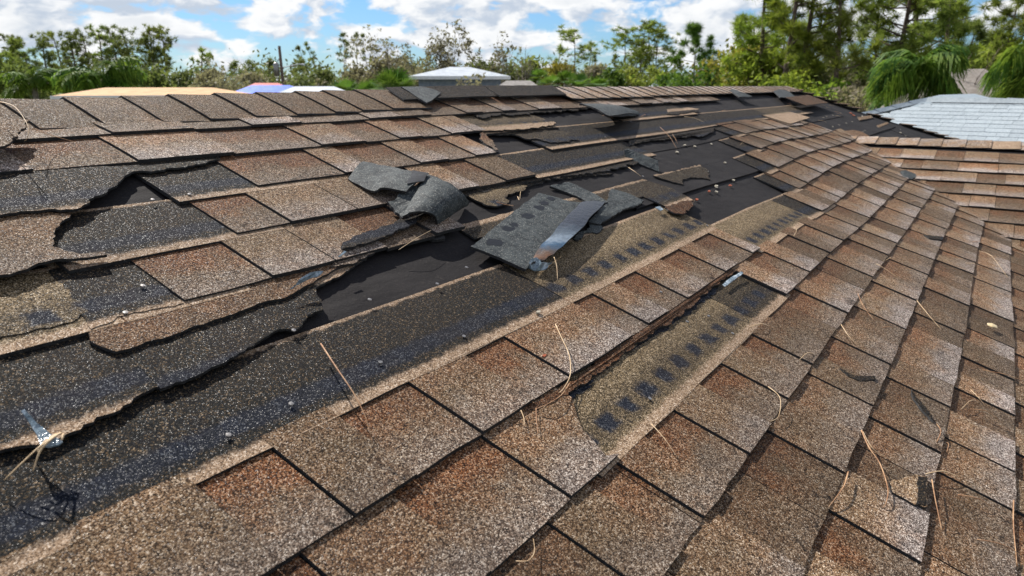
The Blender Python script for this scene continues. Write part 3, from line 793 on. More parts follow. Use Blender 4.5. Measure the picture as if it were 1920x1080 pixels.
t1 = tag(empty('bent_shingle'), 'black shingle curled over on itself like an arch, left of the bare felt', 'shingle')
sheet('curled_sheet', [[(2.064, 1.839, 0.022), (1.878, 1.726, 0.02)], [(2.094, 1.75, 0.04), (1.85, 1.583, 0.04)], [(2.111, 1.644, 0.065), (1.886, 1.561, 0.06)], [(2.128, 1.565, 0.085), (1.921, 1.488, 0.075)]], 0.005, [BACK, ASPH], t1)
sheet('curled_sheet', [[(2.121, 1.562, 0.087), (1.803, 1.384, 0.045)], [(2.116, 1.462, 0.1), (1.815, 1.355, 0.075)], [(2.143, 1.408, 0.08), (1.878, 1.323, 0.075)], [(2.211, 1.41, 0.03), (1.921, 1.325, 0.03)], [(2.216, 1.43, 0.004), (1.941, 1.333, 0.004)]], 0.005, [BACK, ASPH], t1)
flat('torn_lobe', [(1.967, 1.523, 0.068), (1.866, 1.486, 0.05), (1.842, 1.495, 0.045), (1.824, 1.442, 0.04), (1.807, 1.389, 0.04), (1.902, 1.437, 0.06), (2.066, 1.533, 0.08)], [BACK, ASPH], t1, h=0.002)
flat('bitumen_band', [(2.099, 1.622, 0.074), (2.107, 1.55, 0.094), (2.028, 1.504, 0.091), (1.954, 1.519, 0.082)], [BARK_D, ASPH], t1, th=0.003, h=0.009, amp=0.002)

t2 = tag(empty('loose_shingle'), 'loose shingle face down on bare felt with round sealant blots and a shiny strip', 'shingle')
flat('sheet', [(1.903, 1.156, 0.034), (2.044, 1.194, 0.034), (2.334, 1.278, 0.034), (2.653, 1.364, 0.034), (2.686, 1.333, 0.034), (2.75, 1.244, 0.034), (2.931, 1.174, 0.034), (2.525, 1.084, 0.034), (2.242, 1.026, 0.034), (2.069, 1.002, 0.034), (1.97, 0.965, 0.034), (1.944, 1.061, 0.034)], [BACK, ASPH], t2, amp=0.003)
fo = sheet('folded_film_strip', [[(2.769, 1.205, 0.05), (2.881, 1.148, 0.056)], [(2.53, 1.14, 0.054), (2.581, 1.068, 0.064)], [(2.297, 1.067, 0.052), (2.388, 1.015, 0.062)], [(2.136, 1.023, 0.046), (2.177, 0.971, 0.058)], [(2.022, 0.978, 0.036), (2.062, 0.962, 0.044)]], 0.003, [FILM, ASPH], t2, bulge=0.003)
flat('peeled_tape', [(2.017, 0.987, 0.02), (2.025, 0.986, 0.05), (2.047, 0.979, 0.055), (2.042, 0.951, 0.05), (2.114, 0.948, 0.04), (2.057, 0.935, 0.03), (2.021, 0.954, 0.022)], [TAPE, TAPE], t2, th=0.003, amp=0.008, step=0.02)
for bx, by, rx, ry in ((931,443,11,8),(958,419,11,7),(967,411,9,5),(992,395,10,8),(1013,380,9,6),(1023,371,9,5),(1036,364,7,4)):
    pass
BL = [(2.022, 1.139, 0.034), (2.178, 1.186, 0.034), (2.237, 1.202, 0.034), (2.372, 1.232, 0.034), (2.508, 1.264, 0.034), (2.578, 1.284, 0.034), (2.663, 1.302, 0.034)]
for (u, v, h), r in zip(BL, (0.030, 0.026, 0.020, 0.028, 0.024, 0.024, 0.020)):
    pts = [(u+r*1.25*math.cos(a*math.pi/10)*rnd.uniform(.72, 1.25), v+r*0.8*math.sin(a*math.pi/10)*rnd.uniform(.72, 1.25), h) for a in range(20)]
    s = Slab(pts, 0.0010, 0.002, 0, DK)
    put_slab('sealant_blot', s, t2, [BLOT, BLOT])
def thing_flat(name, label, cat, pts, mats=None, th=0.010, h=0.0, amp=0.006, step=0.03, group=None, tint=DK, vb=-3):
    o = flat(name, pts, mats or [BACK, ASPH], None, th, h, amp, step, tint, vb)
    return tag(o, label, cat, group)
thing_flat('shingle_fragment', 'dark torn shingle piece lying behind the loose shingle, under its upper right corner', 'shingle fragment', [(2.85, 1.419, 0.016), (2.914, 1.411, 0.02), (3.006, 1.412, 0.02), (3.019, 1.368, 0.022), (3.017, 1.315, 0.022), (3.013, 1.266, 0.026), (2.985, 1.178, 0.03), (2.929, 1.187, 0.02), (2.874, 1.215, 0.02), (2.902, 1.299, 0.014), (2.891, 1.363, 0.01)])
thing_flat('shingle_fragment', 'torn dark shingle flap right of the folded shiny strip', 'shingle fragment', [(3.207, 1.272, 0.024), (3.255, 1.203, 0.024), (3.263, 1.115, 0.024), (3.108, 1.099, 0.02), (3.001, 1.105, 0.022), (2.889, 1.089, 0.02), (2.772, 1.075, 0.022), (2.712, 1.064, 0.02), (2.668, 1.099, 0.02), (2.775, 1.131, 0.02), (2.986, 1.185, 0.024)])
thing_flat('shingle_fragment', 'small ragged black scrap under the shiny strip beside the olive band', 'shingle fragment', [(2.673, 1.093, 0.012), (2.722, 1.067, 0.014), (2.694, 1.041, 0.014), (2.637, 1.03, 0.012), (2.596, 1.049, 0.01), (2.531, 1.044, 0.012), (2.45, 1.032, 0.014), (2.446, 1.047, 0.014), (2.54, 1.067, 0.016)], amp=0.01)
t3 = tag(empty('standing_scrap'), 'narrow grey shingle scrap standing on edge on the felt below the long dark band', 'shingle fragment')
flat('scrap_sheet', [(3.905, 1.566, 0.045), (3.984, 1.576, 0.045), (4.009, 1.477, 0.045), (4.023, 1.389, 0.045), (3.953, 1.333, 0.006), (3.918, 1.437, 0.01), (3.886, 1.529, 0.016)], [BACK, ASPH], t3, amp=0.003)
t4 = tag(empty('lifted_flap'), 'black shingle flap bent up from the ridge where the far caps begin', 'shingle')
sheet('flap_top', [[(4.275, 2.121, 0.1), (4.204, 1.876, 0.12)], [(4.441, 2.113, 0.1), (4.269, 1.87, 0.12)], [(4.643, 2.12, 0.09), (4.523, 1.919, 0.1)], [(5.016, 2.162, 0.05), (4.889, 2.011, 0.06)], [(5.292, 2.14, 0.01), (5.2, 2.072, 0.01)]], 0.006, [BACK, ASPH], t4)
sheet('flap_front', [[(4.25, 1.888, 0.11), (4.769, 2.102, 0.004)], [(4.322, 1.886, 0.112), (4.828, 2.087, 0.004)], [(4.556, 1.922, 0.09), (4.997, 2.072, 0.004)], [(4.946, 2.017, 0.04), (5.142, 2.06, 0.004)]], 0.006, [BACK, ASPH], t4)
thing_flat('shingle_fragment', 'small black shingle piece thrown across the ridge caps, nearer of the two', 'shingle fragment', [(8.463, 2.454, 0.02), (8.71, 2.484, 0.02), (8.456, 2.325, 0.05), (8.541, 2.202, 0.04), (8.35, 2.203, 0.03), (8.127, 2.227, 0.03)], h=0.03, step=0.2)
thing_flat('shingle_fragment', 'wide black shingle piece hanging over the far end of the ridge caps', 'shingle fragment', [(10.055, 2.364, 0.03), (10.528, 2.407, 0.04), (10.689, 2.325, 0.04), (10.434, 2.161, 0.03), (9.999, 2.139, 0.03), (9.619, 2.154, 0.03)], h=0.03, step=0.3)
thing_flat('shingle_fragment', 'dark crumbled scrap in the shadow of the bent shingle', 'shingle fragment', [(1.848, 1.3, 0.01), (1.883, 1.304, 0.014), (1.913, 1.298, 0.014), (1.911, 1.273, 0.012), (1.9, 1.261, 0.01), (1.865, 1.269, 0.008), (1.844, 1.285, 0.008)], amp=0.008, tint=OL, mats=[ASPH, ASPH])
thing_flat('shingle_fragment', 'black lump of shingle lying where the right hand wing meets the main roof', 'shingle fragment', [(7.652, 0.401, 0.02), (7.727, 0.375, 0.04), (7.756, 0.283, 0.04), (7.655, 0.258, 0.03), (7.505, 0.28, 0.01), (7.447, 0.342, 0.01)], h=0.02, step=0.08)
thing_flat('plastic_strip', 'clear crumpled plastic strip caught at the torn edge below the brown tabs', 'plastic strip', [(1.157, 1.181, 0.014), (1.179, 1.186, 0.018), (1.219, 1.199, 0.03), (1.236, 1.2, 0.035), (1.275, 1.191, 0.035), (1.263, 1.187, 0.03), (1.225, 1.193, 0.02), (1.197, 1.19, 0.016)], [TAPE, TAPE], 0.002, 0.03)
thing_flat('plastic_strip', 'short white plastic sliver under the brown tabs above the bare felt', 'plastic strip', [(1.393, 1.258, 0.03), (1.428, 1.271, 0.035), (1.429, 1.263, 0.035), (1.395, 1.254, 0.03)], [TAPE, TAPE], 0.002, 0.02, 0.002)
thing_flat('plastic_strip', 'silver tape sliver at the right end of the ragged remnant strip', 'plastic strip', [(2.733, 0.503, 0.02), (2.865, 0.506, 0.02), (2.958, 0.498, 0.025), (2.952, 0.487, 0.025), (2.845, 0.488, 0.02), (2.725, 0.489, 0.02)], [TAPE, TAPE], 0.002, 0.01, 0.002)
thing_flat('plastic_strip', 'pale metal sliver at the lower end of the torn strip near the olive band', 'plastic strip', [(3.225, 1.039, 0.02), (3.276, 1.035, 0.02), (3.256, 1.006, 0.02), (3.214, 1.002, 0.02)], [TAPE, TAPE], 0.002, 0.01, 0.002)
# nail flashing with straw at the lower left
t5 = tag(empty('flashing_scrap'), 'bluish plastic flashing scrap with dry straw under it at the lower left edge', 'flashing scrap')
flat('plastic_tongue', [(0.476, 1.052, 0.04), (0.48, 1.047, 0.045), (0.476, 0.998, 0.05), (0.481, 0.96, 0.05), (0.486, 0.937, 0.05), (0.48, 0.935, 0.048), (0.467, 0.942, 0.045), (0.459, 0.951, 0.045), (0.466, 0.977, 0.045), (0.473, 1.017, 0.04)], [TAPE, TAPE], t5, 0.003, 0.01, 0.004, 0.02)

def needle(name, pts, r=0.0011, mat=None, parent=None, label=None, group=None, n=4):
    P = [R3(p[0], p[1], (p[2] if len(p) > 2 else 0.0)+0.030) for p in pts]
    r *= 0.72
    return tube(name, P, [r*(1-0.5*i/(len(P)-1)) for i in range(len(P))], mat or NEED, parent, n)
def tube_geo(P, rad, n=5, V=None, F=None):
    V = [] if V is None else V; F = [] if F is None else F
    o = len(V)
    L = len(P)
    ref = Vector((0.3, 0.2, 0.93))
    for i in range(L):
        d = (P[min(i+1, L-1)]-P[max(i-1, 0)])
        if d.length < 1e-9: d = Vector((0, 0, 1))
        d.normalize()
        a = d.cross(ref)
        if a.length < 1e-3: a = d.cross(Vector((1, 0, 0)))
        a.normalize(); b = d.cross(a)
        for j in range(n):
            t = 2*math.pi*j/n
            V.append(P[i]+a*(rad[i]*math.cos(t))+b*(rad[i]*math.sin(t)))
    for i in range(L-1):
        for j in range(n):
            F.append((o+i*n+j, o+i*n+(j+1) % n, o+(i+1)*n+(j+1) % n, o+(i+1)*n+j))
    F.append(tuple(o+j for j in reversed(range(n)))); F.append(tuple(o+(L-1)*n+j for j in range(n)))
    return V, F
def tube(name, P, rad, mat, parent=None, n=5):
    V, F = tube_geo(P, rad, n)
    return put(name, V, F, [mat], parent, smooth=True)
def smooth_line(pts, k=4):
    n = len(pts)
    if n < 3: return [tuple(pts[0][c]+(pts[1][c]-pts[0][c])*i/3 for c in range(len(pts[0]))) for i in range(4)]
    out = []
    for i in range(n-1):
        P = [pts[max(0, i-1)], pts[i], pts[i+1], pts[min(n-1, i+2)]]
        for j in range(k):
            f = j/k
            out.append(tuple(0.5*((2*P[1][c])+(-P[0][c]+P[2][c])*f+(2*P[0][c]-5*P[1][c]+4*P[2][c]-P[3][c])*f*f+(-P[0][c]+3*P[1][c]-3*P[2][c]+P[3][c])*f**3) for c in range(len(pts[0]))))
    out.append(tuple(pts[-1]))
    return out
for k, pts in enumerate(([(0.492, 0.957, 0.03), (0.465, 0.931, 0.05), (0.45, 0.934, 0.03), (0.432, 0.918, 0.01)], [(0.486, 0.958, 0.03), (0.445, 0.932, 0.04), (0.397, 0.932, 0)], [(0.494, 0.952, 0.03), (0.487, 0.942, 0.03), (0.486, 0.948, 0.02)], [(0.48, 0.956, 0.03), (0.461, 0.949, 0.03), (0.451, 0.944, 0.02)])):
    needle('straw', smooth_line(pts), 0.0022 if k != 1 else 0.0016, NEEDP, t5)
named = [
 ([(1.07, 0.962, 0.01), (1.015, 0.852, 0.03), (0.987, 0.772, 0.03), (0.964, 0.709, 0.02), (0.948, 0.67, 0)], 'rust brown pine needle lying across the wide black band in the foreground', NEED, 0.0019),
 ([(1.765, 0.711, 0), (1.7, 0.653, 0.01), (1.64, 0.59, 0.01), (1.557, 0.537, 0.01), (1.482, 0.514, 0.01), (1.469, 0.517, 0)], 'long curved tan pine needle over the pale tab right of the foreground centre', NEEDP, 0.0016),
 ([(2.109, 0.945, 0.03), (2.081, 0.912, 0.02), (2.029, 0.868, 0)], 'short pale pine needle hanging from the tape of the loose shingle', NEEDP, 0.0014),
 ([(1.638, 1.242, 0), (1.725, 1.251, 0.02), (1.823, 1.273, 0.02)], 'thin straight straw on bare felt in the shadow of the bent shingle', NEEDP, 0.0009),
 ([(0.985, 2.279, 0.1), (0.975, 2.179, 0.12), (0.962, 2.1, 0.12), (0.945, 2.028, 0.11), (0.932, 2.011, 0.09), (0.941, 2.042, 0.07)], 'long pale grass stem arching over the ridge cap at the upper left', NEEDP, 0.0013),
 ([(0.985, 2.103, 0.08), (1.067, 2.176, 0.03), (1.145, 2.178, 0)], 'thin reddish pine needle at the upper left below the ridge caps', NEED, 0.0010),
 ([(1.358, 0.516, 0), (1.316, 0.487, 0), (1.278, 0.457, -0)], 'short straight pine needle below the second course edge, left of the tear', NEED, 0.0012),
 ([(1.315, 0.533, 0), (1.299, 0.514, 0), (1.274, 0.495, 0)], 'very short pale needle below the second course edge', NEEDP, 0.0013),
 ([(1.535, 0.522, 0), (1.45, 0.502, 0.01), (1.386, 0.503, 0.01), (1.357, 0.514, 0)], 'reddish needle along the dark gap at the head of the tear', NEED, 0.0014),
 ([(1.587, 0.297, 0), (1.546, 0.245, 0.01), (1.522, 0.195, 0)], 'thin tan needle across the grey tab below the golden headlap', NEEDP, 0.0011),
 ([(2.155, -0.147, 0.02), (2.089, -0.183, 0.015), (2.045, -0.223, 0.01), (1.942, -0.258, 0.01), (1.875, -0.264, 0.01), (1.855, -0.264, 0)], 'longest tan pine needle on the right hand courses, hooked at its lower end', NEED, 0.0019),
 ([(2.151, -0.152, 0.02), (2.108, -0.191, 0.01), (2.118, -0.23, 0)], 'short tan needle branching right from the longest needle', NEEDP, 0.0014),
 ([(1.905, -0.158, 0.01), (1.827, -0.161, 0.012), (1.765, -0.156, 0.01), (1.709, -0.149, 0)], 'curved tan needle along a course gap left of the longest needle', NEED, 0.0019),
 ([(2.122, -0.357, 0.01), (2.019, -0.375, 0.01), (1.912, -0.404, 0)], 'tan needle in the rightmost columns of tabs near the golden scar', NEED, 0.0016),
 ([(3.703, -0.147, 0.01), (3.579, -0.207, 0.01), (3.487, -0.278, 0)], 'straight tan needle on a brown tab right of centre', NEEDP, 0.0016),
 ([(3.382, 0.078, 0.01), (3.254, 0.032, 0.01), (3.174, -0.036, 0)], 'reddish tan needle at a course edge right of centre', NEED, 0.0016),
 ([(2.921, 0.062, 0.01), (2.843, 0.015, 0.01), (2.826, -0.026, 0)], 'pale needle left of the reddish tan needle, one course lower', NEEDP, 0.0014),
 ([(4.018, 0.09, 0.01), (3.993, 0.031, 0.01), (3.973, -0.044, 0)], 'pale needle two courses above the reddish tan needle', NEEDP, 0.0014),
 ([(2.968, -0.427, 0), (2.906, -0.448, 0.01), (2.892, -0.478, 0)], 'two short pale needles lying together near the right edge', NEEDP, 0.0014),
 ([(5.673, -0.379, 0), (5.626, -0.456, 0.01), (5.239, -0.562, 0)], 'pale needle high on the rightmost courses', NEEDP, 0.0015),
 ([(2.293, -0.576, 0), (2.13, -0.569, 0.01), (1.952, -0.582, 0)], 'tan needle standing almost upright at the right edge', NEED, 0.0018),
 ([(2.138, 0.133, 0), (2.072, 0.086, 0.02), (1.982, 0.06, 0.01), (1.947, 0.07, 0)], 'pale fibre loop at a course gap near the tan edge', NEEDP, 0.0011),
 ([(0.932, 0.282, 0), (0.941, 0.265, 0.01), (0.978, 0.271, 0), (1.003, 0.29, 0)], 'pale hair-thin fibre curl at the bottom edge', NEEDP, 0.0009),
 ([(5.043, 1.824, 0), (4.779, 1.638, 0.02), (4.629, 1.511, 0)], 'tan needle hanging over the upper edge of the big bare patch', NEED, 0.0013),
 ([(3.661, 1.406, 0), (3.599, 1.335, 0.01), (3.606, 1.3, 0)], 'pale needle pair at the tan edge of the strip behind the loose shingle', NEEDP, 0.0013),
 ([(4.898, 1.668, 0.02), (4.746, 1.582, 0.03), (4.715, 1.544, 0.01)], 'short tan needle below the long dark band, right of the standing scrap', NEED, 0.0013),
 ([(2.511, 1.376, 0), (2.464, 1.338, 0.01), (2.502, 1.366, 0.03)], 'forked pale needle on the felt above the loose shingle', NEEDP, 0.0016),
 ([(2.328, 1.359, 0.01), (2.348, 1.333, 0.01), (2.403, 1.322, 0)], 'tan needle from the olive scrap to the loose shingle', NEED, 0.0013),
]
for pts, lab, mt, r in named:
    tag(needle('pine_needle', smooth_line(pts), r, mt), lab, 'pine needle')
for i in range(44):
    # strewn over the right hand courses and the bare felt
    if i < 26: u, v = rnd.uniform(1.6, 8.0), rnd.uniform(-0.7, 0.55)
    elif i < 35: u, v = rnd.uniform(3.6, 11.0), rnd.uniform(1.2, 2.2)
    else: u, v = rnd.uniform(8.4, 11.6), rnd.uniform(1.2, 2.1)
    if u > vcut_u(v)-0.1 and v < 1.07: continue
    a = rnd.uniform(-1.2, 0.2); L = rnd.uniform(0.06, 0.20)
    b = a+rnd.uniform(-.25, .25)
    p = [(u, v, .0), (u+L*.5*math.cos(a), v+L*.5*math.sin(a), .012), (u+L*.5*math.cos(a)+L*.5*math.cos(b), v+L*.5*math.sin(a)+L*.5*math.sin(b), .0)]
    tag(needle('pine_needle', smooth_line(p, 3), rnd.uniform(0.0010, 0.0016), rnd.choice((NEED, NEEDP))), 'small dry pine needle strewn on the right hand courses or the bare felt', 'pine needle', 'small fallen pine needles')
# rust coloured and pale chips stuck to the felt
CH = [(4.959, 1.574), (5.07, 1.537), (5.02, 1.275), (3.763, 1.013), (4.045, 1.044), (4.108, 1.02), (4.433, 1.038), (4.62, 1.079), (4.25, 1.071), (4.509, 1.228), (4.656, 1.506), (11.796, 1.601), (11.634, 1.532), (11.973, 1.462), (11.817, 0.876), (1.587, 0.637), (1.781, 0.784)]
CHL = ['pale chip on the bare felt nearest the long dark band, left of a pair', 'pale chip right of its pair below the long dark band', 'pale chip in the middle of the big bare felt patch',
       'rust red chip nearest the ragged end of the strip behind the loose shingle', 'rust red chip second from the ragged strip end on the bare felt', 'pale chip touching the second rust red chip', 'rust red chip in the lower middle of the bare felt',
       'pale chip just above the lower middle red chip', 'pale chip left of the lower middle red chip', 'dull pale chip above the felt overlap', 'pale chip standing alone in the right half of the bare felt', 'rust coloured chip by the standing scrap',
       'rust red chip high on the far bare felt near the hip', 'pale chip below the red one on the far bare felt', 'pale chip right of the red one on the far bare felt', 'rust red chip near the wing ridge on the far felt', 'tiny pale orange chip on the tan edge of the wide black band']
for i, (u, v, *_) in enumerate(CH):
    red = i in (3, 4, 6, 11, 12, 15)
    r = 0.017 if u > 2.5 else 0.009
    if u > 7: r = 0.04
    pts = [(u+r*math.cos(a)*rnd.uniform(.6, 1.5), v+r*0.5*math.sin(a)*rnd.uniform(.6, 1.3)) for a in [k*math.pi/4 for k in range(8)]]
    s = Slab(pts, 0.008 if u > 2.5 else 0.028, 0.006, 0, DK)
    o = put_slab('debris_chip', s, None, [CHIP if red else PALE]*2)
    tag(o, CHL[i], 'debris chip', 'rust red chips' if red else 'pale chips')
# dry leaf on the right
thing_flat('dry_leaf', 'pale dry leaf lying on the grey tabs near the right edge', 'leaf', [(3.876, -0.453, 0.01), (3.898, -0.472, 0.014), (3.899, -0.494, 0.012), (3.876, -0.498, 0.01), (3.836, -0.473, 0.014), (3.849, -0.458, 0.01)], [LEAFY, LEAFY], 0.003, 0.035, 0.002, 0.02)

# ------------------------------------------------------------------ ground
m, t = new_mat('ground_grass')
P = t.n('ShaderNodeTexCoord').outputs['Object']
n = t.noise(P, 0.15, 6, 0.6); n2 = t.noise(P, 3, 5, 0.7)
c = t.mix(t.sstep(n, 0.4, 0.6), (0.045, 0.065, 0.020), (0.16, 0.14, 0.085))
c = t.mix(t.math('MULTIPLY', n2, 0.5), c, (0.09, 0.085, 0.04))
finish(t, c, 0.95, n2, 0.2, bstr=0.5, bdist=0.05)
gv = [(-2000, -2000, 0), (2000, -2000, 0), (2000, 2000, 0), (-2000, 2000, 0)]
tag(put('ground', gv, [(0, 1, 2, 3)], [m]), 'grass and sandy ground around the houses', kind='structure')

# ------------------------------------------------------------------ trees
def blades(V, F, c, n, size, w, rr, flat_=1.0, droop=0.0):
    """tuft of n needle blades radiating from c"""
    for _ in range(n):
        d = Vector((rr.gauss(0, 1), rr.gauss(0, 1), rr.gauss(0.25, 0.9)*flat_))
        if d.length < 0.1: continue
        d.normalize()
        L = size*rr.uniform(0.55, 1.1)
        a = c+d*L*0.12
        b = c+d*L; b.z -= droop*L
        s = d.cross(Vector((rr.gauss(0, 1), rr.gauss(0, 1), rr.gauss(0, 1))))
        if s.length < 1e-3: continue
        s.normalize(); s *= w*rr.uniform(0.7, 1.3)
        o = len(V)
        V += [a-s*0.6, a+s*0.6, b]
        F.append((o, o+1, o+2))
def leaves(V, F, c, n, rad, sz, rr, squash=0.7):
    for _ in range(n):
        d = Vector((rr.gauss(0, .5), rr.gauss(0, .5), rr.gauss(0, .5)*squash))*rad
        p = c+d
        a = Vector((rr.gauss(0, 1), rr.gauss(0, 1), rr.gauss(0, 1))).normalized()
        b = a.cross(Vector((rr.gauss(0, 1), rr.gauss(0, 1), rr.gauss(0, 1)))).normalized()
        s = sz*rr.uniform(0.6, 1.3)
        o = len(V)
        V += [p-a*s, p+b*s*0.5, p+a*s, p-b*s*0.5]
        F.append((o, o+1, o+2, o+3))

def trunk_pts(h, lean, rr, n=8, wob=0.02):
    ph = rr.uniform(0, 6)
    return [Vector((lean[0]*h*(i/n)**1.3+wob*h*math.sin(ph+i*0.8)*i/n, lean[1]*h*(i/n)**1.3+wob*h*math.cos(ph+i*0.7)*i/n, h*i/n)) for i in range(n+1)]
def sample(P, f):
    x = f*(len(P)-1); i = min(int(x), len(P)-2)
    return P[i].lerp(P[i+1], x-i)

def pine(name, loc, h, label, group=None, mat=F_PINE, wood=WOOD, lean=(0, 0), c0=0.45, spread=0.22, nb=18, tuft=60, tsize=0.45, tw=0.035, r0=None, seed=1, cl=3, flat_=1.0, up=0.25, taper=0.75):
    rr = random.Random(seed)
    root = tag(empty(name, loc), label, 'tree', group)
    P = trunk_pts(h*0.97, lean, rr)
    r0 = r0 or h*0.016
    V, F = tube_geo(P, [r0*(1-0.8*i/(len(P)-1)) for i in range(len(P))], 6)
    LV, LF = [], []
    for b in range(nb):
        f = c0+(1-c0)*((b+rr.random())/nb)
        s = sample(P, min(f, 0.99))
        az = rr.uniform(0, 2*math.pi)
        k = (f-c0)/(1-c0)
        L = h*spread*(1-taper*k**1.8)*rr.uniform(0.55, 1.15)
        if k < 0.2: L *= 0.8
        e = s+Vector((math.cos(az)*L, math.sin(az)*L, L*rr.uniform(up-0.2, up+0.35)))
        mid = s.lerp(e, 0.5)+Vector((0, 0, -0.06*L))
        rb = r0*(1-0.75*f)*0.45
        tube_geo([s, mid, e], [rb, rb*0.7, rb*0.3], 4, V, F)
        for q in range(cl):
            g = 0.45+0.6*(q+rr.random()*0.6)/cl
            c = s.lerp(e, min(g, 1.02))+Vector((rr.gauss(0, .16), rr.gauss(0, .16), rr.gauss(0.05, .12)))*L
            blades(LV, LF, c, tuft, tsize*rr.uniform(0.7, 1.25), tw, rr, flat_)
    for q in range(3):
        blades(LV, LF, P[-1]+Vector((rr.gauss(0, .2), rr.gauss(0, .2), rr.gauss(0, .2)))*tsize, tuft, tsize, tw, rr, flat_)
    put('trunk', V, F, [wood], root, smooth=True)
    put('crown', LV, LF, [mat], root)
    return root

def copy_tree(src, loc, scale, rotz, label, group=None):
    c = src.copy(); COL.objects.link(c)
    c.location = loc; c.scale = (scale[0], scale[0], scale[1]); c.rotation_euler = (0, 0, rotz)
    c['label'] = label
    if group: c['group'] = group
    for ch in src.children:
        d = ch.copy(); COL.objects.link(d); d.parent = c
    return c

def broad(name, loc, h, label, mat, group=None, wood=WOOD, seed=1, nlump=40, n=60, sz=0.14, wide=0.42, c0=0.25, cat='tree', parts=('trunk', 'crown')):
    rr = random.Random(seed)
    root = tag(empty(name, loc), label, cat, group)
    P = trunk_pts(h*0.8, (rr.uniform(-.05, .05), rr.uniform(-.05, .05)), rr, 6, 0.03)
    V, F = tube_geo(P, [h*0.018*(1-0.8*i/6) for i in range(7)], 6)
    LV, LF = [], []
    for b in range(nlump):
        f = rr.uniform(c0, 1.0)
        az = rr.uniform(0, 6.283); ra = h*wide*math.sqrt(rr.random())*math.sin(math.pi*min(1, max(0.12, (f-c0)/(1-c0)*0.85+0.12)))**0.6
        c = Vector((math.cos(az)*ra, math.sin(az)*ra, h*f*0.97))
        s = sample(P, min(0.95, f*0.7))
        if b % 3 == 0: tube_geo([s, s.lerp(c, .5), c], [h*0.006, h*0.004, h*0.002], 4, V, F)
        leaves(LV, LF, c, n, h*0.10*rr.uniform(.7, 1.4), sz, rr)
    put(parts[0], V, F, [wood], root, smooth=True)
    put(parts[1], LV, LF, [mat], root)
    return root

def bare(name, loc, h, label, group=None, lean=(0.0, 0.0), seed=1, depth=4, leaf=None, nleaf=5, wood=WOODG, spread=0.55, sz=0.12, sway=(0, 0)):
    rr = random.Random(seed)
    root = tag(empty(name, loc), label, 'tree', group)
    V, F, LV, LF = [], [], [], []
    def grow(p, d, L, r, k):
        q = p+d*L
        mid = p.lerp(q, .5)+Vector((rr.gauss(0, .05), rr.gauss(0, .05), rr.gauss(0, .03)))*L
        tube_geo([p, mid, q], [r, r*.8, r*.6], 5 if k > 2 else 3, V, F)
        if leaf and k <= 2 and rr.random() < 0.75: leaves(LV, LF, q, nleaf, 0.28, sz, rr)
        if k == 0: return
        for _ in range(3 if k > 1 else 3):
            nd = (d+Vector((rr.gauss(sway[0], spread), rr.gauss(sway[1], spread), rr.gauss(0.18, spread*0.6)))).normalized()
            grow(p.lerp(q, rr.uniform(0.55, 1.0)), nd, L*rr.uniform(0.55, 0.85), r*0.55, k-1)
    grow(Vector((0, 0, 0)), Vector((lean[0], lean[1], 1)).normalized(), h*0.38, h*0.012, depth)
    put('trunk', V, F, [wood], root, smooth=True)
    if leaf and LV: put('crown', LV, LF, [leaf], root)
    return root

def palm(name, loc, h, label, nf=16, L=2.6, seed=1, mat=F_PALM, droop=1.2, group=None, leaf=0.55, npair=34, lw=0.022):
    rr = random.Random(seed)
    root = tag(empty(name, loc), label, 'palm tree', group)
    V, F = tube_geo([Vector((0, 0, 0)), Vector((0.05, 0, h*.5)), Vector((0, 0, h))], [0.17, 0.14, 0.11], 8)
    put('trunk', V, F, [WOODG], root, smooth=True)
    for i in range(nf):
        az = i*2.399+rr.uniform(-.2, .2); el = rr.uniform(-0.2, 1.25)
        Lf = L*rr.uniform(.8, 1.1)
        d = Vector((math.cos(az), math.sin(az), 0))
        P = []
        n = 12
        z = h; x = 0
        ang = el
        for k in range(n+1):
            P.append(Vector((0, 0, 0))+d*x+Vector((0, 0, z)))
            x += math.cos(ang)*Lf/n; z += math.sin(ang)*Lf/n
            ang -= droop*(0.10+0.16*k/n)
            ang = max(ang, -1.45)
        FV, FF = tube_geo(P, [0.018*(1-.7*k/n) for k in range(n+1)], 3)
        side = Vector((-d.y, d.x, 0))
        for k in range(npair):
            f = 0.12+0.88*k/npair
            c = sample(P, f)
            for sg in (-1, 1):
                ll = leaf*(0.5+0.9*math.sin(math.pi*min(.98, f*0.85+.1)))*rr.uniform(.75, 1.1)
                t = (d*0.35*rr.uniform(.5, 1.5)+side*sg*rr.uniform(.5, 1.0)+Vector((0, 0, rr.uniform(-.9, -.1)*droop))).normalized()
                mid = c+t*ll*.5; e = c+t*ll+Vector((0, 0, -ll*0.45*droop))
                w = d*lw
                o = len(FV)
                FV += [c-w, c+w, mid+w, mid-w, e]
                FF += [(o, o+1, o+2, o+3), (o+3, o+2, o+4)]
        put('frond', FV, FF, [mat], root)
    return root

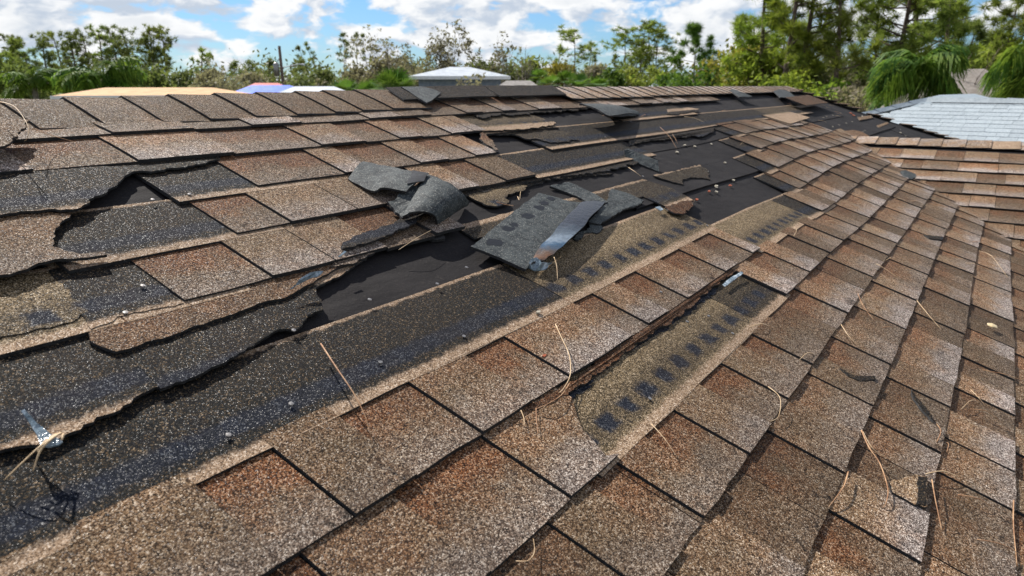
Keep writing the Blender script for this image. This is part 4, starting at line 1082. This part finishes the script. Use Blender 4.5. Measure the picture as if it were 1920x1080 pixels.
def fan_palm(name, loc, h, label, seed=1, nf=18, L=1.1):
    rr = random.Random(seed)
    root = tag(empty(name, loc), label, 'palm')
    V, F = tube_geo([Vector((0, 0, 0)), Vector((0, 0, h))], [0.18, 0.15], 8)
    put('trunk', V, F, [WOODG], root)
    for i in range(nf):
        az = i*2.399; el = rr.uniform(0.0, 1.4)
        d = Vector((math.cos(az)*math.cos(el), math.sin(az)*math.cos(el), math.sin(el)))
        c = Vector((0, 0, h))+d*L*0.45
        FV, FF = tube_geo([Vector((0, 0, h)), c], [0.02, 0.012], 3)
        s = d.cross(Vector((0, 0, 1))).normalized(); 
        for k in range(15):
            a = (k-7)/7*1.25
            t = d*math.cos(a)+s*math.sin(a)
            o = len(FV)
            w = (d*math.sin(a)-s*math.cos(a))*0.03
            e = c+t*L*rr.uniform(.6, .8)+Vector((0, 0, -0.08*L))
            m_ = c+t*L*.4
            FV += [c, m_+w, m_-w, e]; FF += [(o, o+1, o+3, o+2)]
        put('frond', FV, FF, [F_BRIGHT], root)
    return root

# left stand of tall slash pines, each a tree of its own
protos = []
def pine_stand(rows, grp):
    for i, (X, Y, zt, lab, kw) in enumerate(rows):
        kw = dict(kw)
        pine('pine_tree', (X, Y, 0), zt, lab, grp, seed=100+i*7+int(abs(X)), **kw)
G1 = 'pines in the stand at the left'
LP = [(34.4, 81, 9.16), (38.34, 86.92, 9.87), (35.22, 76.26, 9.14), (42.61, 88.25, 10.48), (39.23, 78.77, 10.03), (41.17, 80.03, 10.09), (40.46, 75.89, 10.39), (47.32, 85.82, 11.22), (43.08, 74.43, 10.29), (43.55, 71.83, 10.52), (48.57, 78.13, 10.87), (45.49, 70.62, 9.37), (26.89, 64.63, 7.17), (32.65, 73.03, 7.78), (41.04, 73.29, 8.84), (44.56, 66.44, 8.4)]
Llab = ['tall pine at the left edge of the picture', 'slender pine just right of the left edge pine', 'pine with a dark flat crown, third in the left stand', 'green rounded pine in the left half of the stand', 'pine close behind the rounded green pine of the left stand',
        'pine with a thin trunk in the middle of the left stand', 'tall arching pine in the middle of the left stand', 'olive brown sparse pine beside the tall arching pine', 'narrow pine over the weeping palm at the left',
        'tallest dark pine near the right end of the left stand', 'pine with drooping right side at the right end of the left stand', 'leaning pine with its trunk slanting over at the end of the left stand',
        'low dark pine at the very left edge', 'lower pine between the first pines of the left stand', 'lower dark pine in front of the middle of the left stand', 'small tattered pine right of the left stand']
for i, ((X, Y, z), lab) in enumerate(zip(LP, Llab)):
    rr = random.Random(i)
    kw = dict(mat=F_PINE if i % 3 else F_PINEB, lean=(rr.uniform(-.10, .04), rr.uniform(-.04, .10)), c0=rr.uniform(0.54, 0.68), spread=rr.uniform(0.13, 0.19), nb=22, tuft=28, tsize=0.42, tw=0.046, cl=5, r0=0.20, taper=.35)
    if i == 11: kw['lean'] = (-0.30, 0.22); kw['c0'] = .6
    if i == 7: kw['mat'] = F_OLIVE; kw['nb'] = 16
    if i == 15: kw['nb'] = 10
    pine('pine_tree', (X, Y, 0), z, lab, 'pines in the left stand', seed=30+i, **kw)

# pines along the horizon in the middle
MP = [(76.88, 104.83, 8.29), (81.75, 107.43, 8.62), (80.83, 101.81, 8.84), (78.56, 90.71, 8.57), (70.6, 77.72, 10.03), (71.4, 76.99, 10.59), (71.99, 75.06, 10.83), (69.64, 71.77, 11.38), (76.09, 76.64, 12.06), (71.63, 69.78, 11.29), (69.33, 39.92, 9.01), (63.07, 34.73, 10.01), (70.68, 37.48, 9.21), (76.45, 37.15, 8.12), (68.94, 31.99, 10.26), (67.68, 29.92, 10.38), (69.85, 29.94, 10.82), (68.38, 28.3, 10.07), (80.41, 40.42, 7.23), (72.93, 32.89, 8.44)]
Mlab = ['small distant pine above the orange roof', 'small distant pine left of the utility pole', 'low distant pine beside the utility pole on its left', 'rounded distant pine right of the utility pole', 'bent pine leaning left, right of the utility pole',
        'second bent pine right of the utility pole', 'thin pine with a small crown left of the wispy tree', 'tall thin pine with a tuft at the top left of the wispy tree', 'tall pole like pine with a flat tuft', 'pine with a dark tuft nearest the wispy tree',
        'lower left pine beside the umbrella shaped pine', 'umbrella shaped pine with layered crown in the middle', 'lower right pine beside the umbrella shaped pine', 'small bright pine left of the tall middle pair',
        'tall pine with a wide flat crown, left of the middle pair', 'tall pine of the middle group with an open crown', 'tallest pine of the middle group with yellow green crown', 'slim pine at the right of the middle group', 'low pine between the umbrella pine and the small bright pine', 'short pine under the tall middle group']
for i, ((X, Y, z), lab) in enumerate(zip(MP, Mlab)):
    rr = random.Random(50+i)
    kw = dict(mat=F_PINE, lean=(rr.uniform(-.05, .05), rr.uniform(-.05, .05)), c0=0.60, spread=0.16, nb=13, tuft=30, tsize=0.46, tw=0.05, cl=3, r0=0.11)
    if i < 4: kw.update(c0=.3, tsize=.9, tw=.09, spread=.3)
    if 4 <= i <= 5: kw.update(lean=(-0.12, 0.30), c0=.45)
    if 6 <= i <= 9: kw.update(c0=.72, nb=7, spread=.12)
    if i == 11: kw.update(c0=.50, spread=.30, nb=20, cl=5, mat=F_PINEB, flat_=0.5, taper=.5, tsize=.5)
    if i in (10, 12): kw.update(c0=.4, mat=F_PINEB)
    if i in (14, 15, 16, 17): kw.update(c0=.60, spread=.22, nb=20, cl=4, mat=F_PINEB, taper=.6, flat_=.6, tsize=.5)
    pine('pine_tree', (X, Y, 0), z, lab, 'pines on the skyline in the middle', seed=300+i, **kw)

# bright young pine and the big near pines on the right
(x0, y0, z0), = [(41.39, 14.92, 8.07)]
pine('pine_tree', (x0, y0, 0), z0, 'bright green young pine with rounded tufts left of the big near pines', seed=7, mat=F_BRIGHT, wood=WOODG, c0=0.42, spread=0.24, nb=20, tuft=150, tsize=0.42, tw=0.022, cl=4, r0=0.10, up=0.45)
NP = [(32.81, 8.91, 9.47), (31.11, 7.48, 10.47), (32.23, 7.09, 10.98), (31.48, 5.75, 9.61), (38.45, 11.02, 8.12), (32.79, 3.73, 10.16), (33.83, 3.38, 10.84), (30.93, 2.09, 8.87), (39.63, 5.46, 9.33), (41.96, 1.76, 7.81), (44, 0.6, 7.29), (40, 0.33, 8.8), (36.92, 9, 7.68), (36.22, 7.57, 7.11)]
Nlab = ['dense bright green pine at the left edge of the near pine group', 'tall near pine with a reddish trunk behind the far end of the ridge', 'near pine with a straight trunk right of the reddish one', 'sparse thin pine with a bare black trunk above the hip of the roof',
        'smaller pine in front of the near group on its left', 'tall dark trunked pine over the weeping palm', 'second tall pine just right of the one over the weeping palm', 'tall pine right of the weeping palm with low branches',
        'far pine with high crown between the thin pine and the palm', 'narrow dark pine with a broken top near the right edge', 'leafy pine in front of the right edge', 'pine at the right edge reaching out of the picture', 'bushy lower pine inside the near group', 'bushy olive pine at the foot of the near group']
for i, ((X, Y, z), lab) in enumerate(zip(NP, Nlab)):
    kw = dict(mat=F_NEAR, c0=0.40, spread=0.20, nb=22, tuft=84, tsize=0.46, tw=0.024, cl=5, r0=0.20, taper=.5)
    if i == 0: kw.update(c0=.24, spread=.16, nb=30)
    if i in (1, 2): kw.update(c0=.36, spread=.16, nb=22)
    if i == 3: kw.update(c0=.52, spread=.14, nb=16, r0=.17, cl=3, mat=F_PINEB)
    if i in (5, 6): kw.update(c0=.52, spread=.20, nb=26, mat=F_PINEB, r0=.20)
    if i == 7: kw.update(c0=.42, spread=.16, nb=26, mat=F_PINEB, r0=.17)
    if i in (8, 9): kw.update(c0=.4, nb=20, mat=F_PINE, r0=.12)
    if i in (10, 11, 12, 13, 4): kw.update(c0=.25, nb=30, mat=F_PINEB if i != 4 else F_NEAR, r0=.13, spread=.24)
    if i == 13: kw.update(mat=F_OLIVE)
    pine('pine_tree', (X, Y, 0), z, lab, 'near pines on the right', seed=700+i, **kw)

# storm stripped trees
for i, (X, Y, z, dep, lean, sp_, lf, lab) in enumerate((
    (*[(44.49, 37.22, 9.29)][0], 5, (-0.15, 0.35), .42, F_DRY, 'large wispy half stripped tree swept to the left above the white roof'),
    (*[(47.31, 36.9, 8.43)][0], 5, (0.10, 0.10), .40, F_DRY, 'half stripped tree standing right of the large wispy tree'),
    (*[(45.98, 41.59, 8.11)][0], 5, (-0.1, .2), .45, F_DRY, 'lower stripped tree left of the large wispy tree'),
    (*[(49.42, 34.03, 8.76)][0], 4, (0, 0), .30, F_DRY, 'bare slender tree right of the white roof'),
    (*[(52.38, 33.17, 8.48)][0], 4, (0, 0), .28, None, 'bare grey sapling right of the bare slender tree'),
    (*[(51.58, 30.65, 6.84)][0], 4, (0, 0), .5, None, 'low bare tangle left of the umbrella shaped pine'),
    (*[(29.74, 42.66, 6.51)][0], 4, (0.35, -0.35), .5, F_DRY, 'fallen grey tree with bare branches right of the left stand'),
    (*[(32.94, 44.04, 6.28)][0], 4, (0.3, -0.3), .55, F_DRY, 'bare leaning tree above the orange roof'),
    (*[(34.17, 43.1, 6.05)][0], 4, (-0.1, 0.1), .5, None, 'grey branching snag left of the utility pole'),
    (*[(33.7, 47.21, 6.09)][0], 4, (0, 0), .6, F_DRY, 'brown stripped bush tree above the orange roof'),
    (*[(38.2, 43.64, 6.14)][0], 4, (0, 0), .5, F_DRY, 'bare bush tree right of the utility pole'),
    (*[(35.52, 5.87, 6.79)][0], 4, (-0.05, 0), .5, F_DRY, 'grey brown half dead tree behind the thin bare trunked pine'),
    (*[(39.33, 7.31, 6.79)][0], 4, (0, 0), .5, F_DRY, 'grey stripped tree between the near pines and the thin pine'),
    (*[(29.36, 24.12, 5.88)][0], 4, (0.1, 0.1), .6, F_DRY, 'brown brushy tree in front of the white metal roof on its left'),
    (*[(31.31, 23.25, 5.54)][0], 4, (-0.1, 0.1), .6, F_DRY, 'low brushy tree in front of the white metal roof on its right'),
    (*[(26, 0.32, 7.27)][0], 4, (-0.1, 0.1), .5, None, 'bare dark branches reaching in at the upper right corner'))):
    bare('bare_tree', (X, Y, 0), z, lab, None, lean, 900+i, dep, lf, 6 if i < 3 else 7, WOODG if i != 15 else WOOD, sp_, sz=0.13 if i != 11 and i != 12 else .09)

# palms
(x0, y0, z0), = [(20.91, 1.91, 5.55)]
palm('weeping_palm', (x0, y0, 0), z0-0.35, 'large weeping palm behind the pale neighbouring roof', 24, 1.15, 3, droop=1.0, leaf=0.58, npair=46)
(x0, y0, z0), = [(22.99, -0.82, 5.56)]
palm('weeping_palm', (x0, y0, 0), z0-0.3, 'weeping palm cut off by the right edge of the picture', 20, 1.5, 4, droop=1.2, leaf=0.6, npair=50)
(x0, y0, z0), = [(15.9, 30.05, 5.37)]
palm('weeping_palm', (x0, y0, 0), z0-0.3, 'dark green weeping palm above the ridge at the left', 22, 1.9, 5, droop=0.95, leaf=0.55, npair=40, lw=.03)
(x0, y0, z0), = [(16.17, 36.59, 5.15)]
palm('weeping_palm', (x0, y0, 0), z0-0.2, 'low dark palm at the left edge behind the ridge caps', 16, 1.5, 6, droop=0.8, leaf=0.5, npair=36, lw=.03)
(x0, y0, z0), = [(22.11, 20.27, 5.21)]
fan_palm('fan_palm', (x0, y0, 0), z0-0.8, 'bright fan palm poking up behind the ridge caps', 2, 20, 1.1)
for i, (X, Y, z) in enumerate([(27.14, 26.6, 5), (41.27, 24.51, 5.46), (43.56, 24.55, 5.65), (40.43, 21.93, 5.49), (27.69, 28.86, 5.07), (42.74, 21.84, 5.39), (46.89, 28.75, 5.93)]):
    fan_palm('fan_palm', (X, Y, 0), z-0.8, ['small fan palm left of the bright fan palm', 'fan palm right of the low grey roof', 'fan palm under the umbrella shaped pine', 'yellow green fan palm right of the umbrella pine trunk', 'fan palm right of the blue tarp', 'fan palm left of the small bright pine', 'fan palm behind the low grey roof'][i], 20+i, 14, 0.95)

# broadleaf shrubs and small trees, one by one
SH = [([(34.5, 10.27, 6.71)][0], F_YEL, 'small tree with yellowing leaves left of the near pines'), ([(32.74, 9.18, 6.12)][0], F_NEAR, 'green shrub under the yellowing tree'),
      ([(37.59, 13.69, 5.73)][0], F_BRIGHT, 'fresh green shrub at the foot of the bright young pine'), ([(39.09, 15.35, 5.36)][0], F_BRIGHT, 'round green bush left of the bright young pine'),
      ([(43.71, 14.33, 6.25)][0], F_YEL, 'pale yellow green bush right of the bright young pine'), ([(34.91, 8.79, 6.18)][0], F_NEAR, 'green shrub in front of the near pines'),
      ([(33.26, 7.05, 5.87)][0], F_OLIVE, 'olive shrub behind the far end of the ridge'), ([(29.5, 5.43, 4.99)][0], F_NEAR, 'green shrub just above the hip of the roof'),
      ([(41.61, 5.74, 5.83)][0], F_OLIVE, 'dusty shrub left of the large weeping palm'), ([(37.99, 0.98, 6.22)][0], F_PINEB, 'dark leafy tree beside the brown gable roof'),
      ([(40, 0.2, 6.72)][0], F_NEAR, 'leafy tree at the right edge above the palm'), ([(43.92, 2.67, 6.09)][0], F_PINEB, 'leafy tree behind the brown gable roof'),
      ([(41.74, 4.66, 6.57)][0], F_PINEB, 'dark shrub tree behind the large weeping palm'), ([(23.38, 55.26, 5.99)][0], F_PINE, 'dark bush at the left edge behind the ridge'),
      ([(26.87, 55.87, 5.96)][0], F_PINE, 'dark bush left of the weeping palm in the left stand'), ([(31.83, 53.21, 6.02)][0], F_PINE, 'dark bush right of the weeping palm in the left stand'),
      ([(32.72, 50.29, 5.74)][0], F_OLIVE, 'olive bush below the leaning pine'), ([(33.09, 47.63, 5.83)][0], F_DRY, 'brown brushy thicket above the orange roof'),
      ([(36.33, 47.75, 5.65)][0], F_DRY, 'brown brushy thicket left of the utility pole'), ([(40.34, 47.09, 5.53)][0], F_OLIVE, 'olive bush right of the utility pole'),
      ([(42.93, 47.47, 5.99)][0], F_OLIVE, 'olive tree under the bent pines'), ([(44.99, 45.52, 6.51)][0], F_DRY, 'brown leafy tree under the thin pines'),
      ([(44.92, 42.73, 6.79)][0], F_DRY, 'brown leafy tree left of the white roof'), ([(49.65, 43.48, 6.58)][0], F_OLIVE, 'olive tree behind the white roof on its left'),
      ([(55.01, 43.29, 6.8)][0], F_DRY, 'brown tree behind the white roof'), ([(58.42, 42.09, 7.15)][0], F_OLIVE, 'olive tree behind the white roof on its right'),
      ([(55.01, 36.48, 6.69)][0], F_OLIVE, 'olive tree behind the low grey roof'), ([(57.71, 35.96, 7.02)][0], F_PINEB, 'green tree left of the umbrella shaped pine'),
      ([(57.09, 33.11, 6.68)][0], F_YEL, 'yellow green tree under the umbrella shaped pine'), ([(56.88, 29.34, 6.32)][0], F_DRY, 'brown bush right of the umbrella pine trunk'),
      ([(53.89, 26.37, 5.94)][0], F_BRIGHT, 'bright bush left of the middle pine group'), ([(56.33, 25.89, 6.05)][0], F_PINEB, 'green bush under the middle pine group'),
      ([(55.35, 23.17, 6.09)][0], F_PINEB, 'green bush at the right of the middle pine group'), ([(41.37, 7.24, 6.24)][0], F_OLIVE, 'olive thicket behind the thin bare trunked pine'),
      ([(26.24, 6.37, 5.15)][0], F_NEAR, 'low green shrub right behind the far ridge caps'), ([(25.68, 4.07, 4.72)][0], F_DRY, 'dry grassy shrub above the hip of the roof')]
for i, ((X, Y, z), mt, lab) in enumerate(SH):
    D = math.hypot(X, Y)
    broad('shrub' if z < 6.2 else 'broadleaf_tree', (X, Y, 0), z, lab, mt, None, WOOD, 40+i, 46, 46 if D > 50 else 70, 0.0026*D+0.03, 0.30, 0.35, 'shrub' if z < 6.2 else 'tree', ('stem', 'foliage') if z < 6.2 else ('trunk', 'crown'))

# the far wood: one continuous mass nobody could count
rr = random.Random(5)
LV, LF = [], []
for i in range(1500):
    az = math.radians(33.55+rr.uniform(-52, 52)); D = rr.uniform(75, 150)
    top = 4.3+D*(0.006+0.016*rr.random())+1.0*math.sin(az*37)+0.8*math.sin(az*91)
    c = Vector((math.cos(az)*D, math.sin(az)*D, top*rr.uniform(0.35, 1)))
    leaves(LV, LF, c, 34, 2.6, 0.34, rr, 0.8)
tag(put('far_wood', LV, LF, [F_OLIVE]), 'far scrub and wood along the skyline', kind='stuff')
LV, LF = [], []
for i in range(500):
    az = math.radians(33.55+rr.uniform(-52, 52)); D = rr.uniform(24, 60)
    c = Vector((math.cos(az)*D, math.sin(az)*D, rr.uniform(0.2, 1.0+D*0.045)))
    leaves(LV, LF, c, 50, 1.6, 0.16, rr, 0.7)
tag(put('undergrowth', LV, LF, [F_OLIVE]), 'undergrowth between the houses and the trees', kind='stuff')

# ------------------------------------------------------------------ other houses
def frame_at(px_dir, D):  # origin, right vector and away vector
    f = Vector((math.cos(px_dir), math.sin(px_dir), 0)); return f*D, Vector((f.y, -f.x, 0)), f
PALEG = granule_material('pale_roof_granules', 60, True)
PLY = simple('bare_plywood', (0.42, 0.24, 0.11), (0.55, 0.34, 0.17), 3, 0.85, 0.1, 0.01)
TARP = simple('blue_tarp', (0.006, 0.07, 0.62), (0.02, 0.13, 0.85), 4, 0.5, 0.5, 0.05)
REDT = simple('red_roof_sheet', (0.35, 0.04, 0.03), (0.48, 0.09, 0.06), 4, 0.6, 0.3, 0.02)
TINW = simple('white_metal_roof', (0.32, 0.35, 0.38), (0.47, 0.50, 0.53), 2, 0.5, 0.1, 0.01)
BLUEW = simple('blue_grey_wall', (0.18, 0.22, 0.27), (0.27, 0.31, 0.36), 6, 0.9)
GREYR = simple('grey_shingle_roof', (0.17, 0.155, 0.14), (0.27, 0.25, 0.23), 5, 0.9, 0.4, 0.01)
BRNR = simple('grey_brown_shingle_roof', (0.19, 0.165, 0.14), (0.27, 0.24, 0.21), 9, 0.9, 0.4, 0.01)
m, t = new_mat('pale_shingles')
P = t.n('ShaderNodeTexCoord').outputs['Object']
at = t.n('ShaderNodeAttribute', attribute_name='tint')
n = t.noise(P, 30, 4, 0.7); n2 = t.noise(P, 1.2, 3, 0.5)
c = t.mix(t.sstep(n, 0.35, 0.65), (0.23, 0.27, 0.295), (0.32, 0.365, 0.39))
c = t.mix(t.math('MULTIPLY', n2, 0.25), c, (0.40, 0.42, 0.42))
mm = t.n('ShaderNodeMix', data_type='RGBA', blend_type='MULTIPLY', ins={0: 1.0, 6: c, 7: at.outputs['Color']})
finish(t, mm.outputs[2], 0.85, n, 0.3)
PSH = m

# pale neighbour at the right: gable slope with real courses
nh = tag(empty('house', [(16, -0.14, 4.43)][0][:2]+(0,)), 'neighbouring house on the right with a pale grey blue shingle roof', 'house')
bpy.context.view_layer.update()
A = [Vector(p) for p in [(10.91, 1.43, 4.47), (12.11, 1.51, 4.47), (14.97, 0.97, 4.64), (13.59, 0.5, 4.56), (14.53, -1.46, 4.54)]]
NHL = nh.matrix_world.inverted()
def nadopt(o):
    o.parent = nh; o.matrix_parent_inverse = Matrix.Translation(-nh.location); return o
# ridge (horizontal) and slope coming down towards the viewer
Rg0 = A[2].copy(); Rg1 = A[4].copy()
rd = (Rg1-Rg0); rd.z = 0; rdn = rd.normalized()
zR = A[3].z
dn = Vector((rdn.y, -rdn.x, 0)).normalized()
if dn.dot(Vector((1, 1, 0))) > 0: dn = -dn
SL = (dn*math.cos(math.radians(18))+Vector((0, 0, -math.sin(math.radians(18)))))
Q0 = A[3].copy(); Q0.z = zR
bv = []; bf = []; tt = []
def pslab(V4, th_=0.006, c=1.0):
    o = len(bv)
    nrm = (V4[1]-V4[0]).cross(V4[3]-V4[0]).normalized()
    if nrm.z < 0: nrm = -nrm
    bv.extend(V4); bv.extend([v-nrm*th_ for v in V4]); tt.extend([(c, c, c)]*8)
    bf.extend([(o, o+1, o+2, o+3), (o, o+4, o+5, o+1), (o+1, o+5, o+6, o+2), (o+2, o+6, o+7, o+3), (o+3, o+7, o+4, o)])
ex = 0.16
nrm0 = rdn.cross(SL).normalized()
if nrm0.z < 0: nrm0 = -nrm0
hipd = -rdn*0.0
for r in range(0, 30):
    s0 = r*ex; x = -0.55-s0*0.93+rnd.uniform(0, .1)
    xe = 7.0
    while x < xe:
        w = rnd.uniform(0.15, 0.34)
        a = Q0+rdn*x+SL*(s0-0.03)+nrm0*0.001; b = Q0+rdn*(x+w-0.004)+SL*(s0-0.03)+nrm0*0.001
        lf = rnd.choice((0.006, 0.008))
        c_ = Q0+rdn*(x+w-0.004)+SL*(s0+ex)+nrm0*lf; d_ = Q0+rdn*x+SL*(s0+ex)+nrm0*lf
        pslab([a, b, c_, d_], 0.012, rnd.uniform(0.93, 1.06))
        x += w
so = nadopt(put('roof_courses', bv, bf, [PSH], None, tint=tt)); so['kind'] = 'stuff'
# hip face on the left and its caps, plus the wing gable behind (apex)
e1 = Q0-rdn*1.15
hipc = (SL*1.0-rdn*0.93)
H0 = Q0-rdn*0.55+nrm0*0.02
bv2 = []
HP = H0+hipc*5.0
back_ = Vector((-dn.x, -dn.y, 0))
nadopt(put('roof_hip_face', [H0+Vector((0, 0, -.01)), HP+Vector((0, 0, -.01)), H0-rdn*4.6+back_*4.5+Vector((0, 0, -1.6))], [(0, 1, 2), (0, 2, 1)][:1], [PSH], None, tint=[(1, 1, 1)]*3))
k = 0
while k < 24:
    a = H0+hipc*(k*0.2); b = H0+hipc*(k*0.2+0.24)
    sd_ = rdn*0.10
    nadopt(put('hip_cap', [a-sd_, a+Vector((0, 0, .035)), a+sd_, b-sd_, b+Vector((0, 0, .05)), b+sd_], [(0, 1, 4, 3), (1, 2, 5, 4)], [PSH], None, tint=[(.75, .78, .82)]*6)); k += 1
k = -0.55
while k < 7:
    a = Q0+rdn*k+Vector((0, 0, .02)); b = a+rdn*0.22
    nadopt(put('ridge_cap', [a+SL*.12, a+Vector((0, 0, .04)), a-dn*.12, b+SL*.12, b+Vector((0, 0, .03)), b-dn*.12], [(0, 1, 4, 3), (1, 2, 5, 4)], [PSH], None, tint=[(rnd.uniform(.85, 1),)*3]*6)); k += 0.215
# rear higher hip whose apex shows above
ap = A[2]; 
L_ = ap-rdn*4.2-dn*(-0.4); L_.z = ap.z-1.25
R_ = ap+rdn*3.4-dn*(-0.6); R_.z = ap.z-1.0
F_ = ap+dn*0.6; 
nadopt(put('rear_roof', [ap, L_+dn*0.8, R_+dn*0.8, ap-dn*2.5, L_-dn*4, R_-dn*4], [(0, 1, 2), (0, 3, 4, 1), (0, 2, 5, 3)], [PSH], None, tint=[(.93, .97, 1.0)]*6))
wz = Q0.z-1.6
V, F = boxv(0, 7.5, -0.1, 6.0, 0, wz)
V = [tuple(Q0.x*0+((Q0+rdn*(v[0])-dn*(v[1]-2.2)).x if c == 0 else (Q0+rdn*(v[0])-dn*(v[1]-2.2)).y) if c < 2 else v[2] for c in range(3)) for v in V]
nadopt(put('wall', V, F, [STUC]))

def hip_house(name, label, pxs, D, zr_, zw, wid, dep, roofm, wallm, pitch=0.36, ridge_f=0.35, windows=3, fascia=True):
    X, Y = pxs
    az = math.atan2(Y, X)
    o, r, f = frame_at(az, D)
    root = tag(empty(name, (o.x, o.y, 0)), label, 'house')
    def L(x, y, z): return r*x+f*y+Vector((0, 0, z))
    w, d = wid/2, dep/2
    ov = 0.5
    c = [L(-w-ov, -d-ov, zw), L(w+ov, -d-ov, zw), L(w+ov, d+ov, zw), L(-w-ov, d+ov, zw), L(-w*ridge_f, 0, zr_), L(w*ridge_f, 0, zr_)]
    put('roof', c, [(0, 1, 5, 4), (1, 2, 5), (2, 3, 4, 5), (3, 0, 4), (0, 3, 2, 1)], [roofm], root, uvs=[(0, .1)]*6, tint=[(.3, 0, .5)]*6)
    V = [L(-w, -d, 0), L(w, -d, 0), L(w, d, 0), L(-w, d, 0), L(-w, -d, zw), L(w, -d, zw), L(w, d, zw), L(-w, d, zw)]
    put('wall', V, [(0, 1, 5, 4), (1, 2, 6, 5), (2, 3, 7, 6), (3, 0, 4, 7)], [wallm], root)
    e = 0.03
    V = [L(-w-ov-e, -d-ov-e, zw-.18), L(w+ov+e, -d-ov-e, zw-.18), L(w+ov+e, -d-ov-e, zw-.0), L(-w-ov-e, -d-ov-e, zw-.0)]
    V += [v+f*0.025 for v in V]
    put('fascia', V, [(0, 1, 2, 3), (4, 7, 6, 5), (0, 4, 5, 1), (3, 2, 6, 7)], [WHITE], root)
    for i in range(windows):
        x = -w+wid*(i+0.5)/windows
        V = [L(x-.6, -d-.03, 0.9), L(x+.6, -d-.03, 0.9), L(x+.6, -d-.03, 2.1), L(x-.6, -d-.03, 2.1)]
        V += [v+f*0.02 for v in V]
        wo_ = put('window', V, [(0, 1, 2, 3), (0, 4, 5, 1), (3, 2, 6, 7), (0, 3, 7, 4), (1, 5, 6, 2)], [WHITE], root)
        V = [L(x-.5, -d-.036, 1.0), L(x+.5, -d-.036, 1.0), L(x+.5, -d-.036, 2.0), L(x-.5, -d-.036, 2.0)]
        put('pane', V, [(0, 1, 2, 3)], [GLASS], wo_)
    return root
GLASS, t = new_mat('window_glass')
finish(t, (0.02, 0.03, 0.04), 0.08, None, 0.8)
hip_house('house', 'house with a bright white metal hip roof and blue grey walls in the middle distance', [(36.48, 28.02, 5.89)][0][:2], 46, 4.8+46*0.0235, 4.8+46*0.0110, 4.7, 6, TINW, BLUEW, ridge_f=.25)
hip_house('house', 'house with a low grey roof right of the white metal roof', [(33.52, 21.82, 5.02)][0][:2], 40, 4.8+40*0.0062, 4.25, 2.6, 5, GREYR, BLUEW, ridge_f=.5)
hip_house('house', 'house with an orange bare plywood roof behind the left ridge caps', [(12.44, 20.52, 4.73)][0][:2], 24, 4.80-24*0.0025, 4.55, 3.9, 4, PLY, STUC, ridge_f=.72)
hip_house('house', 'small house with a blue tarp on its roof left of the utility pole', [(18.71, 23.45, 4.72)][0][:2], 30, 4.80+30*0.0002, 4.45, 2.3, 3, TARP, STUC, ridge_f=.6)
hip_house('shed', 'red roofed shed directly behind the blue tarp', [(21.07, 26.68, 4.87)][0][:2], 34, 4.80+34*0.0030, 4.5, 1.6, 3, REDT, STUC, ridge_f=.6, windows=1)
hip_house('house', 'house with a pale grey flat looking roof right of the blue tarp', [(18.61, 20.92, 4.76)][0][:2], 28, 4.80-28*0.0012, 4.5, 1.7, 3, TINW, STUC, ridge_f=.8)
hip_house('house', 'house with a grey brown gable roof behind the large weeping palm', [(25.98, 1.04, 5.18)][0][:2], 26, 4.8+26*0.018, 3.1, 6.5, 6, BRNR, STUC, ridge_f=.12)
hip_house('house', 'white walled house glimpsed between the trees left of the weeping palm', [(31.7, 4.35, 4.16)][0][:2], 32, 4.8-32*0.020, 3.7, 2.4, 4, TINW, WHITE, ridge_f=.5)
hip_house('house', 'pale house glimpsed behind the bright young pine', [(55.71, 22.29, 5.2)][0][:2], 60, 4.8+60*.008, 4.6, 2.2, 4, TINW, WHITE, ridge_f=.5)

# utility pole with transformer
(x0, y0, z0), = [(38.21, 46.26, 7.67)]
up_ = tag(empty('utility_pole', (x0, y0, 0)), 'wooden utility pole with a grey transformer can leaning slightly on the left', 'utility pole')
V, F = tube_geo([Vector((0.35*0, 0, 0)), Vector((-.10, 0.16, z0))], [.15, .11], 8)
put('pole', V, F, [WOOD], up_, smooth=True)
V, F = tube_geo([Vector((-.38, .35, z0-2.2)), Vector((-.38, .35, z0-2.15)), Vector((-.38, .35, z0-1.3)), Vector((-.38, .35, z0-1.2))], [.15, .22, .22, .12], 10)
put('transformer', V, F, [NAILM], up_, smooth=True)
V, F = tube_geo([Vector((-.1, .16, z0-.9)), Vector((-.38, .35, z0-1.2))], [.03, .03], 5)
put('bracket', V, F, [NAILM], up_)
V, F = tube_geo([Vector((-.1, .15, z0-1.6)), Vector((.75, -.9, z0-1.3)), Vector((1.0, -1.2, z0-1.35))], [.035, .03, .09], 6)
put('lamp_arm', V, F, [TINW], up_)

# put every loose thing's origin at its own base
bpy.context.view_layer.update()
for o in list(S.objects):
    if o.parent is None and o.get('category') and o.location.length < 1e-6:
        ms_ = [o] if o.type == 'MESH' else [c for c in o.children if c.type == 'MESH']
        pts = np.array([v.co[:] for m_ in ms_ for v in m_.data.vertices])
        c = Vector(((pts[:, 0].min()+pts[:, 0].max())/2, (pts[:, 1].min()+pts[:, 1].max())/2, pts[:, 2].min()))
        for m_ in ms_: m_.data.transform(Matrix.Translation(-c))
        o.location = c
